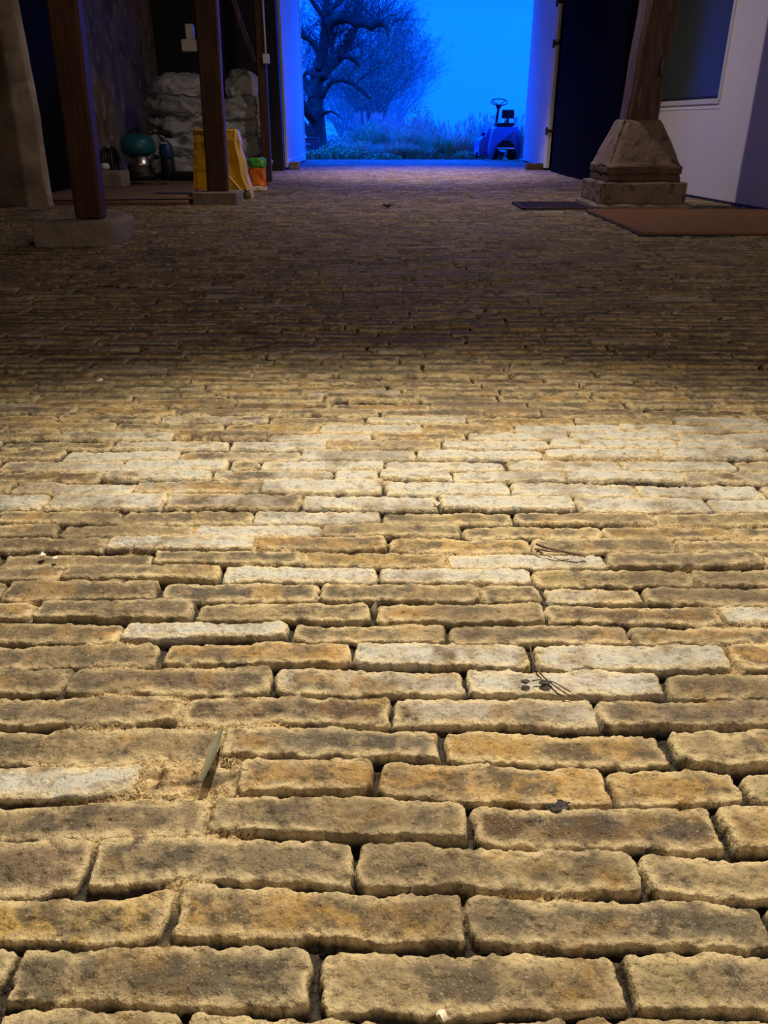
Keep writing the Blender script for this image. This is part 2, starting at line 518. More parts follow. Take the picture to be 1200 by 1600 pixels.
def build_floor():
    rng = np.random.default_rng(5)
    # ---- rows and joints
    near = [np.array(r[0], float) / 1000 for r in ROWS]
    near_mid = np.array([n[2] for n in near])
    P = 0.0492
    first = near_mid[0]
    before = list(np.arange(first - P, -1.9, -P))[::-1]
    after = []
    y = near_mid[-1] + P
    while y < 15.6:
        after.append(y)
        y += P * rng.uniform(0.9, 1.1)
    bounds = np.array(before + list(near_mid) + after)
    nb = len(before)
    joints = []; tones = []
    for k in range(len(bounds)):
        if nb <= k < nb + len(ROWS):
            js = list(np.array(ROWS[k - nb][1], float) / 1000)
            tn = list(ROWS[k - nb][2])
        else:
            x0 = rng.uniform(-1.1, -0.9)
            js = [x0]; tn = []
            while js[-1] < 1.0:
                js.append(js[-1] + rng.choice([0.225, 0.23, 0.22, 0.235, 0.13, 0.18], p=[.3, .25, .2, .15, .04, .06]) * rng.uniform(0.97, 1.04))
                tn.append('?')
        while js[0] > -5.3:
            js.insert(0, js[0] - 0.227 * rng.uniform(0.93, 1.05)); tn.insert(0, '?')
        while js[-1] < 5.3:
            js.append(js[-1] + 0.227 * rng.uniform(0.93, 1.05)); tn.append('?')
        joints.append(np.array(js)); tones.append(tn)
    palette = {
        'g': (0.205, 0.163, 0.088), 'd': (0.085, 0.052, 0.026), 'o': (0.285, 0.185, 0.060),
        'w': (0.42, 0.36, 0.25), 'W': (0.50, 0.46, 0.36), 's': (0.42, 0.29, 0.13),
        'p': (0.46, 0.33, 0.24), 'k': (0.125, 0.098, 0.066)}
    flatj = []; flatc = []; flatr = []; flath = []; flatt = []; flatw = []
    for k, (js, tn) in enumerate(zip(joints, tones)):
        yy = bounds[k]
        for i in range(len(js)):
            flatj.append(k * 100.0 + js[i] + 50)
            t = tn[i] if i < len(tn) else '?'
            if t == '?':
                xm = js[i] + 0.11
                pr = rng.random()
                # pale, lime-marked bricks lie scattered and in a few clusters
                cl = math.exp(-((xm + 1.25) / 0.55) ** 2 - ((yy - 2.45) / 0.35) ** 2) + 0.7 * math.exp(-((xm + 0.9) / 0.5) ** 2 - ((yy - 1.45) / 0.25) ** 2)
                if pr < 0.035 + 0.5 * cl: t = 'w'
                elif pr < 0.05 + 0.5 * cl: t = 'W'
                elif pr < 0.20 + 0.3 * cl: t = 'o'
                elif pr < 0.34 + 0.3 * cl: t = 'd'
                elif pr < 0.58 + 0.3 * cl: t = 'k'
                else: t = 'g'
            c = np.array(palette[t]) * rng.uniform(0.78, 1.18) * (1 + rng.normal(0, 0.03, 3))
            flatc.append(c); flatr.append(rng.random())
            flatw.append(1.0 if t == 'W' else 0.62 if t == 'w' else 0.0)
            flath.append(-0.009 if t == 's' else rng.normal(0, 0.0026))
            flatt.append((rng.normal(0, 0.010), rng.normal(0, 0.035)))
    flatj = np.array(flatj); flatc = np.array(flatc, np.float32); flatr = np.array(flatr, np.float32)
    flath = np.array(flath, np.float32); flatt = np.array(flatt, np.float32); flatw = np.array(flatw, np.float32)
    # ---- grid, fine near the middle of the barn's front, coarser away from it
    ys = list(np.arange(-1.8, 0.1, 0.05)) + list(np.arange(0.1, 0.28, 0.006))
    y = 0.28
    while y < 15.2:
        ys.append(y)
        y += min(max(0.00135, 0.00125 * (y * y + 0.34)), 0.014 if y < 6 else 0.034)
    ys.append(15.22)
    ys = np.array(ys)
    nu = 380
    u = np.linspace(0, 1, nu + 1)[1:]
    uu = np.concatenate([-u[::-1], [0], u])
    wv = 0.40 + 0.50 * np.clip(ys, 0.2, 99)
    au = np.abs(uu)
    inner = 0.90
    X = np.empty((len(ys), len(uu)))
    for i, w_ in enumerate(wv):
        lim = 5.05
        w1 = min(w_, lim * 0.93)
        x_in = w1 * au / inner
        x_out = w1 + (lim - w1) * ((au - inner) / (1 - inner)) ** 2.0
        X[i] = np.sign(uu) * np.where(au <= inner, x_in, x_out)
    Y = np.repeat(ys[:, None], len(uu), 1)
    sh = X.shape
    x = X.ravel(); y = Y.ravel()
    # ---- wander of the rows
    st = np.array([-550, -300, 0, 300, 550]) / 600.0           # stations as a share of the view's half width
    tab = np.array([[n[j] - n[2] for j in range(5)] for n in near])
    half = 600 / F * (near_mid * math.cos(TH) + CAMH * math.sin(TH))
    xs_t = np.clip(np.interp(y, near_mid, np.arange(len(near))), 0, len(near) - 1)
    xn = np.clip(x / np.interp(y, near_mid, half), -0.916, 0.916)
    ju = np.interp(xn, st, np.arange(5))
    i0 = np.floor(xs_t).astype(int); i1 = np.minimum(i0 + 1, len(near) - 1); fi = xs_t - i0
    j0 = np.minimum(np.floor(ju).astype(int), 3); fj = ju - j0
    dev = (tab[i0, j0] * (1 - fi) + tab[i1, j0] * fi) * (1 - fj) + (tab[i0, j0 + 1] * (1 - fi) + tab[i1, j0 + 1] * fi) * fj
    dev *= sstep(0.25, 0.33, y) * (1 - sstep(1.65, 1.8, y))
    wander = 0.018 * fbm(x, y, 0.9, 11, 2) * sstep(1.7, 2.5, y)
    yf = y - dev + wander + 0.006 * (1 + 1.1 * sstep(1.7, 2.6, y)) * fbm(x, y, 9, 21, 2) + 0.0022 * fbm(x, y, 60, 25, 2) + 0.0040 * fbm(x, y, 17, 28, 2)
    row = np.clip(np.searchsorted(bounds, yf, side='right') - 1, 0, len(bounds) - 2)
    b0 = bounds[row]; b1 = bounds[row + 1]
    xw = x + 0.0040 * fbm(x, y, 30, 31, 2)
    ji = np.searchsorted(flatj, row * 100.0 + xw + 50, side='right') - 1
    ji = np.clip(ji, 0, len(flatj) - 2)
    xl = flatj[ji] - row * 100.0 - 50; xr = flatj[ji + 1] - row * 100.0 - 50
    hx = (xr - xl) / 2; hy = (b1 - b0) / 2
    cx = xw - (xl + xr) / 2; cy = yf - (b0 + b1) / 2
    rid = flatr[ji]
    gap = 0.0004 + 0.0014 * rid
    rad = 0.006 + 0.009 * ((rid * 7.3) % 1.0)
    hyr = hy * (1.0 - 0.05 * ((rid * 13.7) % 1.0) * sstep(-0.3, 0.5, fbm(x, y, 5, 77, 2)))
    qx = np.abs(cx) - (hx - 0.5 * gap - rad); qy = np.abs(cy) - (hyr - gap - rad)
    sd = np.minimum(np.maximum(qx, qy), 0) + np.hypot(np.maximum(qx, 0), np.maximum(qy, 0)) - rad
    sd = sd + 0.0016 * fbm(x, y, 150, 43, 2) + 0.0034 * fbm(x, y, 55, 41, 3) + 0.0065 * np.clip(fbm(x, y, 16, 47, 2) - 0.12, 0, 1)
    ins = -sd
    top = sstep(-0.0008, 0.0034, ins)
    crown = 0.0013 * np.clip(ins / 0.02, 0, 1) ** 0.7
    fine = sstep(3.5, 1.5, y) if False else (1 - sstep(1.5, 4.0, y))
    surf = 0.0022 * fbm(x, y, 20, 51, 2) + 0.0020 * fbm(x, y, 95, 53, 4, 0.62) * fine
    pits = -0.0016 * sstep(0.16, 0.30, vnoise(x * 150 + 999, y * 150 + 999, 63)) * fine
    tilt = flatt[ji]
    topz = crown * 1.2 + surf + pits + flath[ji] + tilt[:, 0] * cx + tilt[:, 1] * cy
    fill = sstep(-0.12, 0.62, fbm(x, y, 6.5, 81, 3))
    gz = -0.0150 + 0.0132 * fill + 0.0042 * fbm(x, y, 160, 83, 3) * fine
    is_s = flath[ji] < -0.0085
    lump = 0.011 * np.clip(fbm(x, y, 70, 91, 3), -0.4, 1)
    topz = np.where(is_s, topz + lump, topz)
    z = gz * (1 - top) + topz * top
    z = z + 0.006 * fbm(x, y, 1.6, 97, 2) * sstep(1.2, 3, y)
    z = np.where(top > 0.5, z, np.minimum(z, topz))
    # ---- residue and tones
    edge = 1 - sstep(0.003, 0.016, ins + 0.003 * fbm(x, y, 45, 101, 2))
    joint = 1 - top
    col = flatc[ji].copy()
    wht = flatw[ji].copy()
    nw = fbm(x, y, 13, 111, 3) + 0.5 * fbm(x, y, 40, 117, 2)
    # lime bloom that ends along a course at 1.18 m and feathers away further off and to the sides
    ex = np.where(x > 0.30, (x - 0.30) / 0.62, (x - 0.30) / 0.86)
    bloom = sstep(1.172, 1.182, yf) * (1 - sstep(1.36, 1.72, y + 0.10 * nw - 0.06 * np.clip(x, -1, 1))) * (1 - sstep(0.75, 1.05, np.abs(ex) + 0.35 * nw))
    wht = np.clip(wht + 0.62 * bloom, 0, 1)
    wmask = np.clip(wht * sstep(-0.42, 0.12, nw + 0.75 * (wht - 0.55)), 0, 1)
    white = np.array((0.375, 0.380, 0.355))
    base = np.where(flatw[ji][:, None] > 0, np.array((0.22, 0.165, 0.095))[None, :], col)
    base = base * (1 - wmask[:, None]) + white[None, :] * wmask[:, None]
    verts = np.stack([x, y, z], 1).astype(np.float32)
    ny, nx = sh
    idx = np.arange(ny * nx).reshape(ny, nx)
    q = np.stack([idx[:-1, :-1], idx[:-1, 1:], idx[1:, 1:], idx[1:, :-1]], -1).reshape(-1, 4).astype(np.int32)
    me = bpy.data.meshes.new('floor')
    me.vertices.add(len(verts)); me.vertices.foreach_set('co', verts.ravel())
    me.loops.add(q.size); me.loops.foreach_set('vertex_index', q.ravel())
    me.polygons.add(len(q))
    me.polygons.foreach_set('loop_start', np.arange(0, q.size, 4, dtype=np.int32))
    me.update(calc_edges=True)
    me.polygons.foreach_set('use_smooth', np.ones(len(q), bool))
    a = me.attributes.new('brick_tone', 'FLOAT_COLOR', 'POINT')
    a.data.foreach_set('color', np.concatenate([base, np.ones((len(base), 1))], 1).astype(np.float32).ravel())
    a = me.attributes.new('brick_wear', 'FLOAT_COLOR', 'POINT')
    a.data.foreach_set('color', np.stack([edge, joint, np.clip(fill, 0, 1), wmask], 1).astype(np.float32).ravel())
    print('floor verts', len(verts))
    o = bpy.data.objects.new('floor', me)
    COL.objects.link(o)
    o['kind'] = 'structure'
    return o


def floor_material():
    m, nt, b = newmat('clinker_on_edge')
    N, L = nt.nodes, nt.links
    b.inputs['Specular IOR Level'].default_value = 0.35

    def noise(scale, detail=5, rough_=0.6, stretch=(1, 1, 1)):
        mp = N.new('ShaderNodeMapping'); mp.inputs['Scale'].default_value = stretch
        L.new(tc.outputs['Object'], mp.inputs['Vector'])
        n = N.new('ShaderNodeTexNoise'); n.inputs['Scale'].default_value = scale
        n.inputs['Detail'].default_value = detail; n.inputs['Roughness'].default_value = rough_
        L.new(mp.outputs[0], n.inputs['Vector'])
        return n.outputs['Fac']

    def rng_(v, a, c, o0=0.0, o1=1.0):
        r = N.new('ShaderNodeMapRange'); r.interpolation_type = 'SMOOTHSTEP'
        r.inputs['From Min'].default_value = a; r.inputs['From Max'].default_value = c
        r.inputs['To Min'].default_value = o0; r.inputs['To Max'].default_value = o1
        L.new(v, r.inputs['Value']); return r.outputs[0]

    def mul(a, c, op='MULTIPLY'):
        n = N.new('ShaderNodeMath'); n.operation = op; n.use_clamp = True
        for i, s in enumerate((a, c)):
            if isinstance(s, (int, float)): n.inputs[i].default_value = s
            else: L.new(s, n.inputs[i])
        return n.outputs[0]

    def mix(f, a, c):
        n = N.new('ShaderNodeMixRGB')
        for i, s in enumerate((f, a, c)):
            if isinstance(s, (int, float)): n.inputs[i].default_value = s
            elif isinstance(s, tuple): n.inputs[i].default_value = (*s, 1)
            else: L.new(s, n.inputs[i])
        return n.outputs[0]

    tc = N.new('ShaderNodeTexCoord')
    at1 = N.new('ShaderNodeAttribute'); at1.attribute_name = 'brick_tone'
    at2 = N.new('ShaderNodeAttribute'); at2.attribute_name = 'brick_wear'
    sp = N.new('ShaderNodeSeparateColor'); L.new(at2.outputs['Color'], sp.inputs[0])
    edge, joint, sandy, wm = sp.outputs[0], sp.outputs[1], sp.outputs[2], at2.outputs['Alpha']
    notw = mul(1.0, wm, 'SUBTRACT')
    c = at1.outputs['Color']
    # soot-grey worn blotches in the middle of bricks
    blot = rng_(noise(15, 6, 0.70), 0.45, 0.56)
    f1 = mul(mul(blot, 0.92), mul(notw, 0.90))
    c = mix(f1, c, (0.052, 0.043, 0.033))
    # ochre blushes
    f2 = mul(mul(rng_(noise(9, 3), 0.52, 0.66), 0.60), notw)
    c = mix(f2, c, (0.31, 0.185, 0.050))
    # pale sand rubbed over the high places and along the rims
    sand = rng_(noise(26, 6, 0.72), 0.49, 0.60)
    f3 = mul(sand, 0.38)
    c = mix(f3, c, (0.40, 0.31, 0.18))
    f4 = mul(edge, rng_(noise(34, 5), 0.34, 0.52))
    c = mix(mul(f4, 0.70), c, (0.55, 0.455, 0.27))
    # trodden-in dirt drifting across neighbouring bricks
    f8 = mul(rng_(noise(3.3, 6, 0.72), 0.47, 0.62), 0.62)
    c = mix(f8, c, (0.095, 0.070, 0.042))
    f9 = mul(rng_(noise(62, 5, 0.75), 0.52, 0.60), 0.40)
    c = mix(f9, c, (0.070, 0.055, 0.036))
    # dark flecks
    f5 = mul(rng_(noise(240, 3, 0.6), 0.59, 0.70), 0.55)
    c = mix(f5, c, (0.045, 0.034, 0.024))
    f6 = mul(rng_(noise(48, 6, 0.7), 0.60, 0.70), 0.55)
    c = mix(f6, c, (0.085, 0.066, 0.045))
    f7 = mul(rng_(noise(420, 2), 0.60, 0.72), 0.35)
    c = mix(f7, c, (0.55, 0.46, 0.32))
    # joint grit with pale sand in places; its dark also paints shade into gaps
    jf = rng_(sandy, 0.25, 0.75)
    jc = mix(mul(jf, rng_(noise(380, 4, 0.7), 0.34, 0.60)), (0.022, 0.016, 0.010), (0.46, 0.34, 0.17))
    c = mix(rng_(joint, 0.12, 0.80), c, jc)  # joint colour climbs the brick sides, painting them in shade
    L.new(c, b.inputs['Base Color'])
    L.new(rng_(noise(40, 4), 0.35, 0.65, 0.62, 0.86), b.inputs['Roughness'])
    # fine relief
    h1 = noise(300, 4, 0.6); h2 = noise(90, 5, 0.65)
    ad = N.new('ShaderNodeMath'); ad.operation = 'MULTIPLY_ADD'
    L.new(h2, ad.inputs[0]); ad.inputs[1].default_value = 2.2; L.new(h1, ad.inputs[2])
    bp = N.new('ShaderNodeBump'); bp.inputs['Strength'].default_value = 1.0; bp.inputs['Distance'].default_value = 0.0022
    L.new(ad.outputs[0], bp.inputs['Height']); L.new(bp.outputs[0], b.inputs['Normal'])
    return m


floor = build_floor()
floor.data.materials.append(floor_material())

# ------------------------------------------------------------------ timber posts on concrete pads
def thing(name, loc, label, cat, group=None, rz=0.0):
    o = empty(name, loc, rz)
    return tag(o, label, cat, group)


def timber(bm, w, d, z0, z1, shx=0.0, seed=1.0, ch=0.012, amp=0.004):
    box(bm, (-w / 2, -d / 2, z0), (w / 2, d / 2, z1), ch)
    bmesh.ops.subdivide_edges(bm, edges=[e for e in bm.edges if abs(e.verts[0].co.z - e.verts[1].co.z) > 1], cuts=40, use_grid_fill=True)
    off = Vector((seed * 5, seed * 9, seed))
    for v in bm.verts:
        v.co += mnoise.noise_vector(Vector((v.co.x * 6, v.co.y * 6, v.co.z * 3)) + off) * amp
        v.co.x += shx * (v.co.z - z0)


t = thing('timber_post', (-1.5875, 4.50, 0), 'thick brown timber post on a crumbling grey concrete pad, nearest the viewer on the left', 'post', 'brown timber posts')
bm = bmesh.new(); timber(bm, 0.150, 0.10, 0.122, 3.4, 0.035, 1.0, 0.014, 0.005)
link('shaft', bm, M_wood, t)
bm = bmesh.new(); box(bm, (-0.27, -0.16, -0.02), (0.15, 0.28, 0.125), 0.02, 2); rough(bm, 0.010, 9, 4.0, cuts=10)
link('concrete_pad', bm, M_conc, t, True)

t = thing('timber_post', (-1.365, 6.95, 0), 'dark brown timber post on a low neat pad in front of the yellow bag', 'post', 'brown timber posts')
bm = bmesh.new(); timber(bm, 0.168, 0.10, 0.088, 3.4, 0.025, 2.0, 0.010, 0.003)
link('shaft', bm, M_wood, t)
bm = bmesh.new(); box(bm, (-0.185, -0.17, -0.02), (0.175, 0.16, 0.09), 0.006); rough(bm, 0.003, 9, 6.0, cuts=6)
link('concrete_pad', bm, M_conc, t)

t = thing('timber_post', (-1.315, 9.58, 0), 'slim brown timber post furthest back, beside the dark gate wall', 'post', 'brown timber posts')
bm = bmesh.new(); timber(bm, 0.095, 0.10, -0.01, 3.4, 0.012, 3.0, 0.008, 0.003)
link('shaft', bm, M_wood, t)
bm = bmesh.new()
tube(bm, [(-0.05, -0.02, 1.18), (-0.16, -0.02, 1.48), (-0.30, -0.02, 1.95)], [0.028, 0.03, 0.03], 4)
link('brace', bm, M_old, t)

t = thing('junction_box', at(415, 92, 9.50) + Vector((0.005, 0, 0)), 'small pale junction box fixed to the side of the slim back post', 'switch box')
bm = bmesh.new(); box(bm, (-0.035, -0.03, -0.045), (0.035, 0.03, 0.045), 0.006); link('box_body', bm, M_frame, t)
bm = bmesh.new(); cyl(bm, (0, 0, 0.04), (0, 0, 0.9), 0.009); link('conduit', bm, M_frame, t)
t = thing('socket_box', (-1.486, 6.95, 1.13), 'pale light switch and socket on the left side of the middle post', 'switch box')
bm = bmesh.new(); box(bm, (-0.062, -0.03, -0.045), (0.062, 0.03, 0.035), 0.007); link('socket', bm, M_frame, t)
bm = bmesh.new(); box(bm, (-0.022, -0.025, 0.035), (0.040, 0.025, 0.135), 0.006); link('switch', bm, M_frame, t)

# ------------------------------------------------------------------ old oak column
t = thing('oak_column', (1.98, 6.74, 0), 'weathered oak column standing on a tapered masonry plinth by the coir mat', 'column')
bm = bmesh.new(); timber(bm, 0.245, 0.25, 0.585, 3.4, 0.055, 7.0, 0.032, 0.012)
for v in bm.verts: v.co.x -= 0.02
link('oak_shaft', bm, M_old, t, False)
bm = bmesh.new()
box(bm, (0.050, -0.142, 0.90), (0.088, -0.10, 1.03), 0.006); rough(bm, 0.006, 14, 2.0, cuts=3)
link('mortise_shade', bm, M_black, t)  # black block set into the shaft to paint the shade of a notch
bm = bmesh.new()
levels = [(0.285, 0.288, 0.29), (0.272, 0.272, 0.315), (0.150, 0.150, 0.598), (0.13, 0.13, 0.615)]
rings = []
for hx_, hy_, z_ in levels:
    cxo = -0.02 * (z_ - 0.29) / 0.3
    rings.append([bm.verts.new((cxo + sx * hx_, sy * hy_, z_)) for sx, sy in ((-1, -1), (1, -1), (1, 1), (-1, 1))])
for i in range(3):
    for k in range(4): bm.faces.new((rings[i][k], rings[i][(k + 1) % 4], rings[i + 1][(k + 1) % 4], rings[i + 1][k]))
bm.faces.new(rings[0]); bm.faces.new(rings[-1])
bmesh.ops.bevel(bm, geom=[e for e in bm.edges if abs(e.verts[0].co.z - e.verts[1].co.z) > .1], offset=0.022, segments=2, affect='EDGES')
rough(bm, 0.007, 7, 9.0, cuts=8)
link('tapered_plinth', bm, M_plinth, t, True)
bm = bmesh.new()
box(bm, (-0.280, -0.280, 0.186), (0.280, 0.275, 0.243), 0.010)
box(bm, (-0.287, -0.288, 0.240), (0.286, 0.28, 0.296), 0.010)
rough(bm, 0.008, 14, 10.0, cuts=9)
link('upper_brick_course', bm, M_brickold, t)
bm = bmesh.new()
box(bm, (-0.327, -0.325, 0.03), (0.33, 0.32, 0.188), 0.012)
rough(bm, 0.009, 12, 11.0, cuts=10)
link('lower_brick_course', bm, M_plinth, t)
bm = bmesh.new(); box(bm, (-0.36, -0.37, -0.02), (0.37, 0.35, 0.034), 0.014); rough(bm, 0.010, 9, 12.0, cuts=10)
link('mortar_footing', bm, M_conc, t, True)
# ------------------------------------------------------------------ mat and drain
t = thing('coir_mat', (2.16, 5.47, 0.006), 'large brown coir doormat lying in front of the oak column', 'doormat')
bm = bmesh.new(); box(bm, (-0.66, -0.71, -0.004), (0.66, 0.71, 0.016), 0.006); rough(bm, 0.0025, 8, 3.0, cuts=24)
link('mat_pile', bm, M_mat, t, True)
bm = bmesh.new(); box(bm, (-0.668, -0.718, -0.006), (0.668, 0.718, 0.004), 0.002)
link('rubber_backing', bm, M_rubber, t)
t = thing('drain_grate', (1.32, 6.60, 0.006), 'dark slatted iron drain grate set in the bricks left of the column', 'drain')
bm = bmesh.new()
for a in ((-0.27, -0.28, 0.27, -0.262), (-0.27, 0.262, 0.27, 0.28), (-0.27, -0.28, -0.25, 0.28), (0.25, -0.28, 0.27, 0.28)):
    box(bm, (a[0], a[1], -0.004), (a[2], a[3], 0.010), 0.002)
link('grate_frame', bm, M_iron, t)
bm = bmesh.new()
for i in range(15):
    x_ = -0.24 + i * 0.034
    box(bm, (x_, -0.262, -0.003), (x_ + 0.012, 0.262, 0.009))
link('grate_bars', bm, M_iron, t)
bm = bmesh.new(); box(bm, (-0.26, -0.27, -0.012), (0.26, 0.27, -0.003)); link('drain_shade', bm, M_black, t)  # thin black sheet paints in the shade below the bars

# ------------------------------------------------------------------ blocks at the feet of the gate leaves
bm = bmesh.new(); box(bm, (-0.07, -0.10, 0), (0.07, 0.10, 0.10), 0.01); rough(bm, 0.006, 12, 1.0, cuts=4)
tag(link('stone_block', bm, M_conc, None, loc=(-1.30, 12.42, 0)), 'pale stone block at the foot of the left gate leaf', 'block')
bm = bmesh.new(); box(bm, (-0.12, -0.09, 0), (0.12, 0.09, 0.085), 0.008); rough(bm, 0.004, 12, 2.0, cuts=4)
tag(link('wooden_block', bm, M_old, None, loc=(2.16, 12.30, 0)), 'dark wooden block at the foot of the ribbed right gate leaf', 'block')

# ------------------------------------------------------------------ sacks
def sack_mesh(w, d, h, seed, crease=0.03, ex=0.55, flap=0.0):
    bm = bmesh.new()
    bmesh.ops.create_icosphere(bm, subdivisions=5, radius=1.0)
    off = Vector((seed * 3.7, seed * 1.9, seed * 2.3))
    for v in bm.verts:
        p = v.co.normalized()
        q = Vector([math.copysign(abs(c) ** ex, c) for c in p])
        q.x *= w / 2; q.y *= d / 2; q.z *= h / 2
        n1 = mnoise.noise(q * 4.5 + off)
        wv_ = q + mnoise.noise_vector(q * 4 + off) * 0.20
        r1 = 1 - abs(mnoise.noise(wv_ * 7 + off)) * 2
        r2 = 1 - abs(mnoise.noise(Vector((wv_.x * 14, wv_.y * 14, wv_.z * 22)) + off)) * 2
        r3 = mnoise.noise(wv_ * 3 + off * 2)
        amt = n1 * crease * 0.9 + (r1 - 0.5) * crease * 1.5 + (r2 - 0.5) * crease * 0.8 + r3 * crease * 1.6
        q += Vector((p.x, p.y, p.z * 0.7)) * amt
        v.co = q
    return bm


sacks = [
    # x, y, z, w, d, h, turn, tilt, material, label
    (-2.34, 9.98, 0.155, 0.74, 0.55, 0.27, 0.05, 0.00, M_sack, 'grey woven sack at the bottom of the left pile, behind the vacuum'),
    (-2.31, 9.95, 0.375, 0.70, 0.56, 0.25, -0.10, 0.06, M_sack2, 'crumpled pale sack second from the bottom of the left pile'),
    (-2.37, 9.99, 0.580, 0.72, 0.52, 0.24, 0.12, -0.10, M_sack, 'sagging grey sack in the middle of the left pile, folds at its left end'),
    (-2.33, 9.95, 0.775, 0.70, 0.52, 0.22, -0.06, 0.04, M_sack, 'flattened grey sack second from the top of the left pile'),
    (-2.29, 9.97, 0.960, 0.62, 0.50, 0.23, 0.10, -0.04, M_sack2, 'smooth pale sack on top of the left pile'),
    (-1.68, 10.05, 0.145, 0.66, 0.55, 0.25, 0.02, 0.02, M_sack, 'grey sack at the bottom of the right pile, behind the yellow bag'),
    (-1.70, 10.02, 0.345, 0.64, 0.55, 0.23, -0.05, -0.08, M_sack, 'flat grey sack second from the bottom of the right pile'),
    (-1.68, 10.05, 0.540, 0.66, 0.52, 0.22, 0.08, -0.12, M_sack, 'slanting grey sack third from the bottom of the right pile'),
    (-1.70, 10.02, 0.730, 0.62, 0.52, 0.24, -0.04, -0.10, M_sack, 'plump grey sack directly under the upright bag'),
    (-1.60, 10.05, 0.960, 0.36, 0.36, 0.34, 0.3, 0.08, M_sack2, 'rounded grey bag sitting upright on top of the right pile'),
]
for i, (x_, y_, z_, w_, d_, h_, rz, ry, m_, lb) in enumerate(sacks):
    bm = sack_mesh(w_, d_, h_, i + 1.3, 0.045 if i in (1, 2) else 0.030, 0.62 if i != 9 else 0.85)
    o = link('sack', bm, m_, None, True, loc=(x_, y_, z_))
    o.rotation_euler = (0, ry, rz)
    tag(o, lb, 'sack', 'grey woven sacks piled at the back')

# ------------------------------------------------------------------ vacuum and its neighbours
t = thing('drum_vacuum', (-2.66, 9.32, 0.03), 'wet and dry vacuum with teal lid and steel drum beside the sacks', 'vacuum cleaner')
bm = bmesh.new(); lathe(bm, [(0.15, 0.02), (0.17, 0.03), (0.17, 0.075), (0.14, 0.085)], 28); link('wheel_base', bm, M_black, t, True)
bm = bmesh.new(); lathe(bm, [(0.128, 0.08), (0.132, 0.09), (0.130, 0.16), (0.133, 0.165), (0.130, 0.17), (0.132, 0.275)], 36); link('steel_drum', bm, M_steel, t, True)
bm = bmesh.new(); lathe(bm, [(0.15, 0.27), (0.178, 0.285), (0.185, 0.33), (0.182, 0.38), (0.165, 0.425), (0.12, 0.455), (0.05, 0.468)], 36); link('motor_lid', bm, M_tealp, t, True)
bm = bmesh.new(); tube(bm, smooth_path([(-0.07, 0, 0.45), (-0.05, 0, 0.50), (0.05, 0, 0.50), (0.07, 0, 0.45)]), 0.014, 8); link('handle', bm, M_black, t, True)
for sgn in (-1, 1):
    bm = bmesh.new(); box(bm, (sgn * 0.135 - 0.012, -0.03, 0.235), (sgn * 0.135 + 0.012, 0.03, 0.305), 0.004); link('clasp', bm, M_steel, t)
for a in range(4):
    bm = bmesh.new(); an = math.pi / 4 + a * math.pi / 2
    cyl(bm, (0.15 * math.cos(an), 0.15 * math.sin(an) - 0.012, 0.022), (0.15 * math.cos(an), 0.15 * math.sin(an) + 0.012, 0.022), 0.022)
    link('caster', bm, M_rubber, t)
bm = bmesh.new()
pts = []
for i in range(90):
    a = i / 90 * 2 * math.pi * 3
    pts.append((-2.885 + 0.05 * math.sin(a * 0.33), 9.05 + 0.13 * math.cos(a), 0.215 + 0.14 * math.sin(a) ))
tube(bm, pts, 0.022, 8)
tag(link('vacuum_hose', bm, M_black, None, True), 'coiled black hose leaning on the plaster wall left of the vacuum', 'hose')
t = thing('canister', (-2.385, 9.42, 0.03), 'dark canister with a blue top between the vacuum and the sacks', 'canister')
bm = bmesh.new(); lathe(bm, [(0.07, 0.0), (0.075, 0.01), (0.075, 0.20), (0.065, 0.22)], 24); link('canister_body', bm, M_black, t, True)
M_bluetop = mat('dark_blue_plastic', (0.02, 0.08, 0.20), (0.015, 0.06, 0.16), 6, 0.4)
bm = bmesh.new(); lathe(bm, [(0.065, 0.215), (0.078, 0.23), (0.074, 0.34), (0.04, 0.38), (0.03, 0.40)], 24); link('canister_top', bm, M_bluetop, t, True)
bm = bmesh.new(); box(bm, (-0.03, -0.085, 0.36), (0.03, -0.03, 0.385), 0.005); link('spout', bm, M_frame, t)
t = thing('tool_case', (-2.12, 9.36, 0.03), 'flat black tool case on the floor in front of the sacks', 'case')
bm = bmesh.new(); box(bm, (-0.19, -0.10, 0.0), (0.19, 0.10, 0.09), 0.012, 2); link('case_body', bm, M_black, t)
bm = bmesh.new(); tube(bm, smooth_path([(-0.06, -0.10, 0.05), (-0.05, -0.13, 0.05), (0.05, -0.13, 0.05), (0.06, -0.10, 0.05)]), 0.008, 6); link('carry_handle', bm, M_rubber, t, True)
t = thing('paving_block', (-2.66, 8.32, 0.03), 'pale concrete block on the bay floor beside the nearest left post', 'block')
bm = bmesh.new(); box(bm, (-0.15, -0.13, 0), (0.13, 0.13, 0.15), 0.012, 2); rough(bm, 0.004, 9, 2.0, cuts=5); link('block_body', bm, M_conc, t, True)
bm = bmesh.new()
bmesh.ops.create_icosphere(bm, subdivisions=4, radius=0.046)
for v in bm.verts: v.co.z *= 0.8; v.co += mnoise.noise_vector(v.co * 22) * 0.006
tag(link('rag_ball', bm, M_frame, None, True, loc=(-2.72, 8.32, 0.215)), 'crumpled white rag on the pale concrete block', 'rag')
bm = bmesh.new()
bmesh.ops.create_icosphere(bm, subdivisions=4, radius=0.05)
for v in bm.verts: v.co += mnoise.noise_vector(v.co * 18) * 0.01
tag(link('glove', bm, M_brickold, None, True, loc=(-2.74, 8.62, 0.075)), 'brownish crumpled glove behind the pale concrete block', 'glove')
bm = bmesh.new()
pts = []
for i in range(120):
    a = i / 120 * 2 * math.pi * 3.2
    r_ = 0.13 + 0.008 * math.sin(a * 2.7)
    pts.append((-2.42 + 1.3 * r_ * math.cos(a), 8.70 + r_ * math.sin(a), 0.042 + 0.004 * (i / 40)))
tube(bm, pts, 0.008, 6)
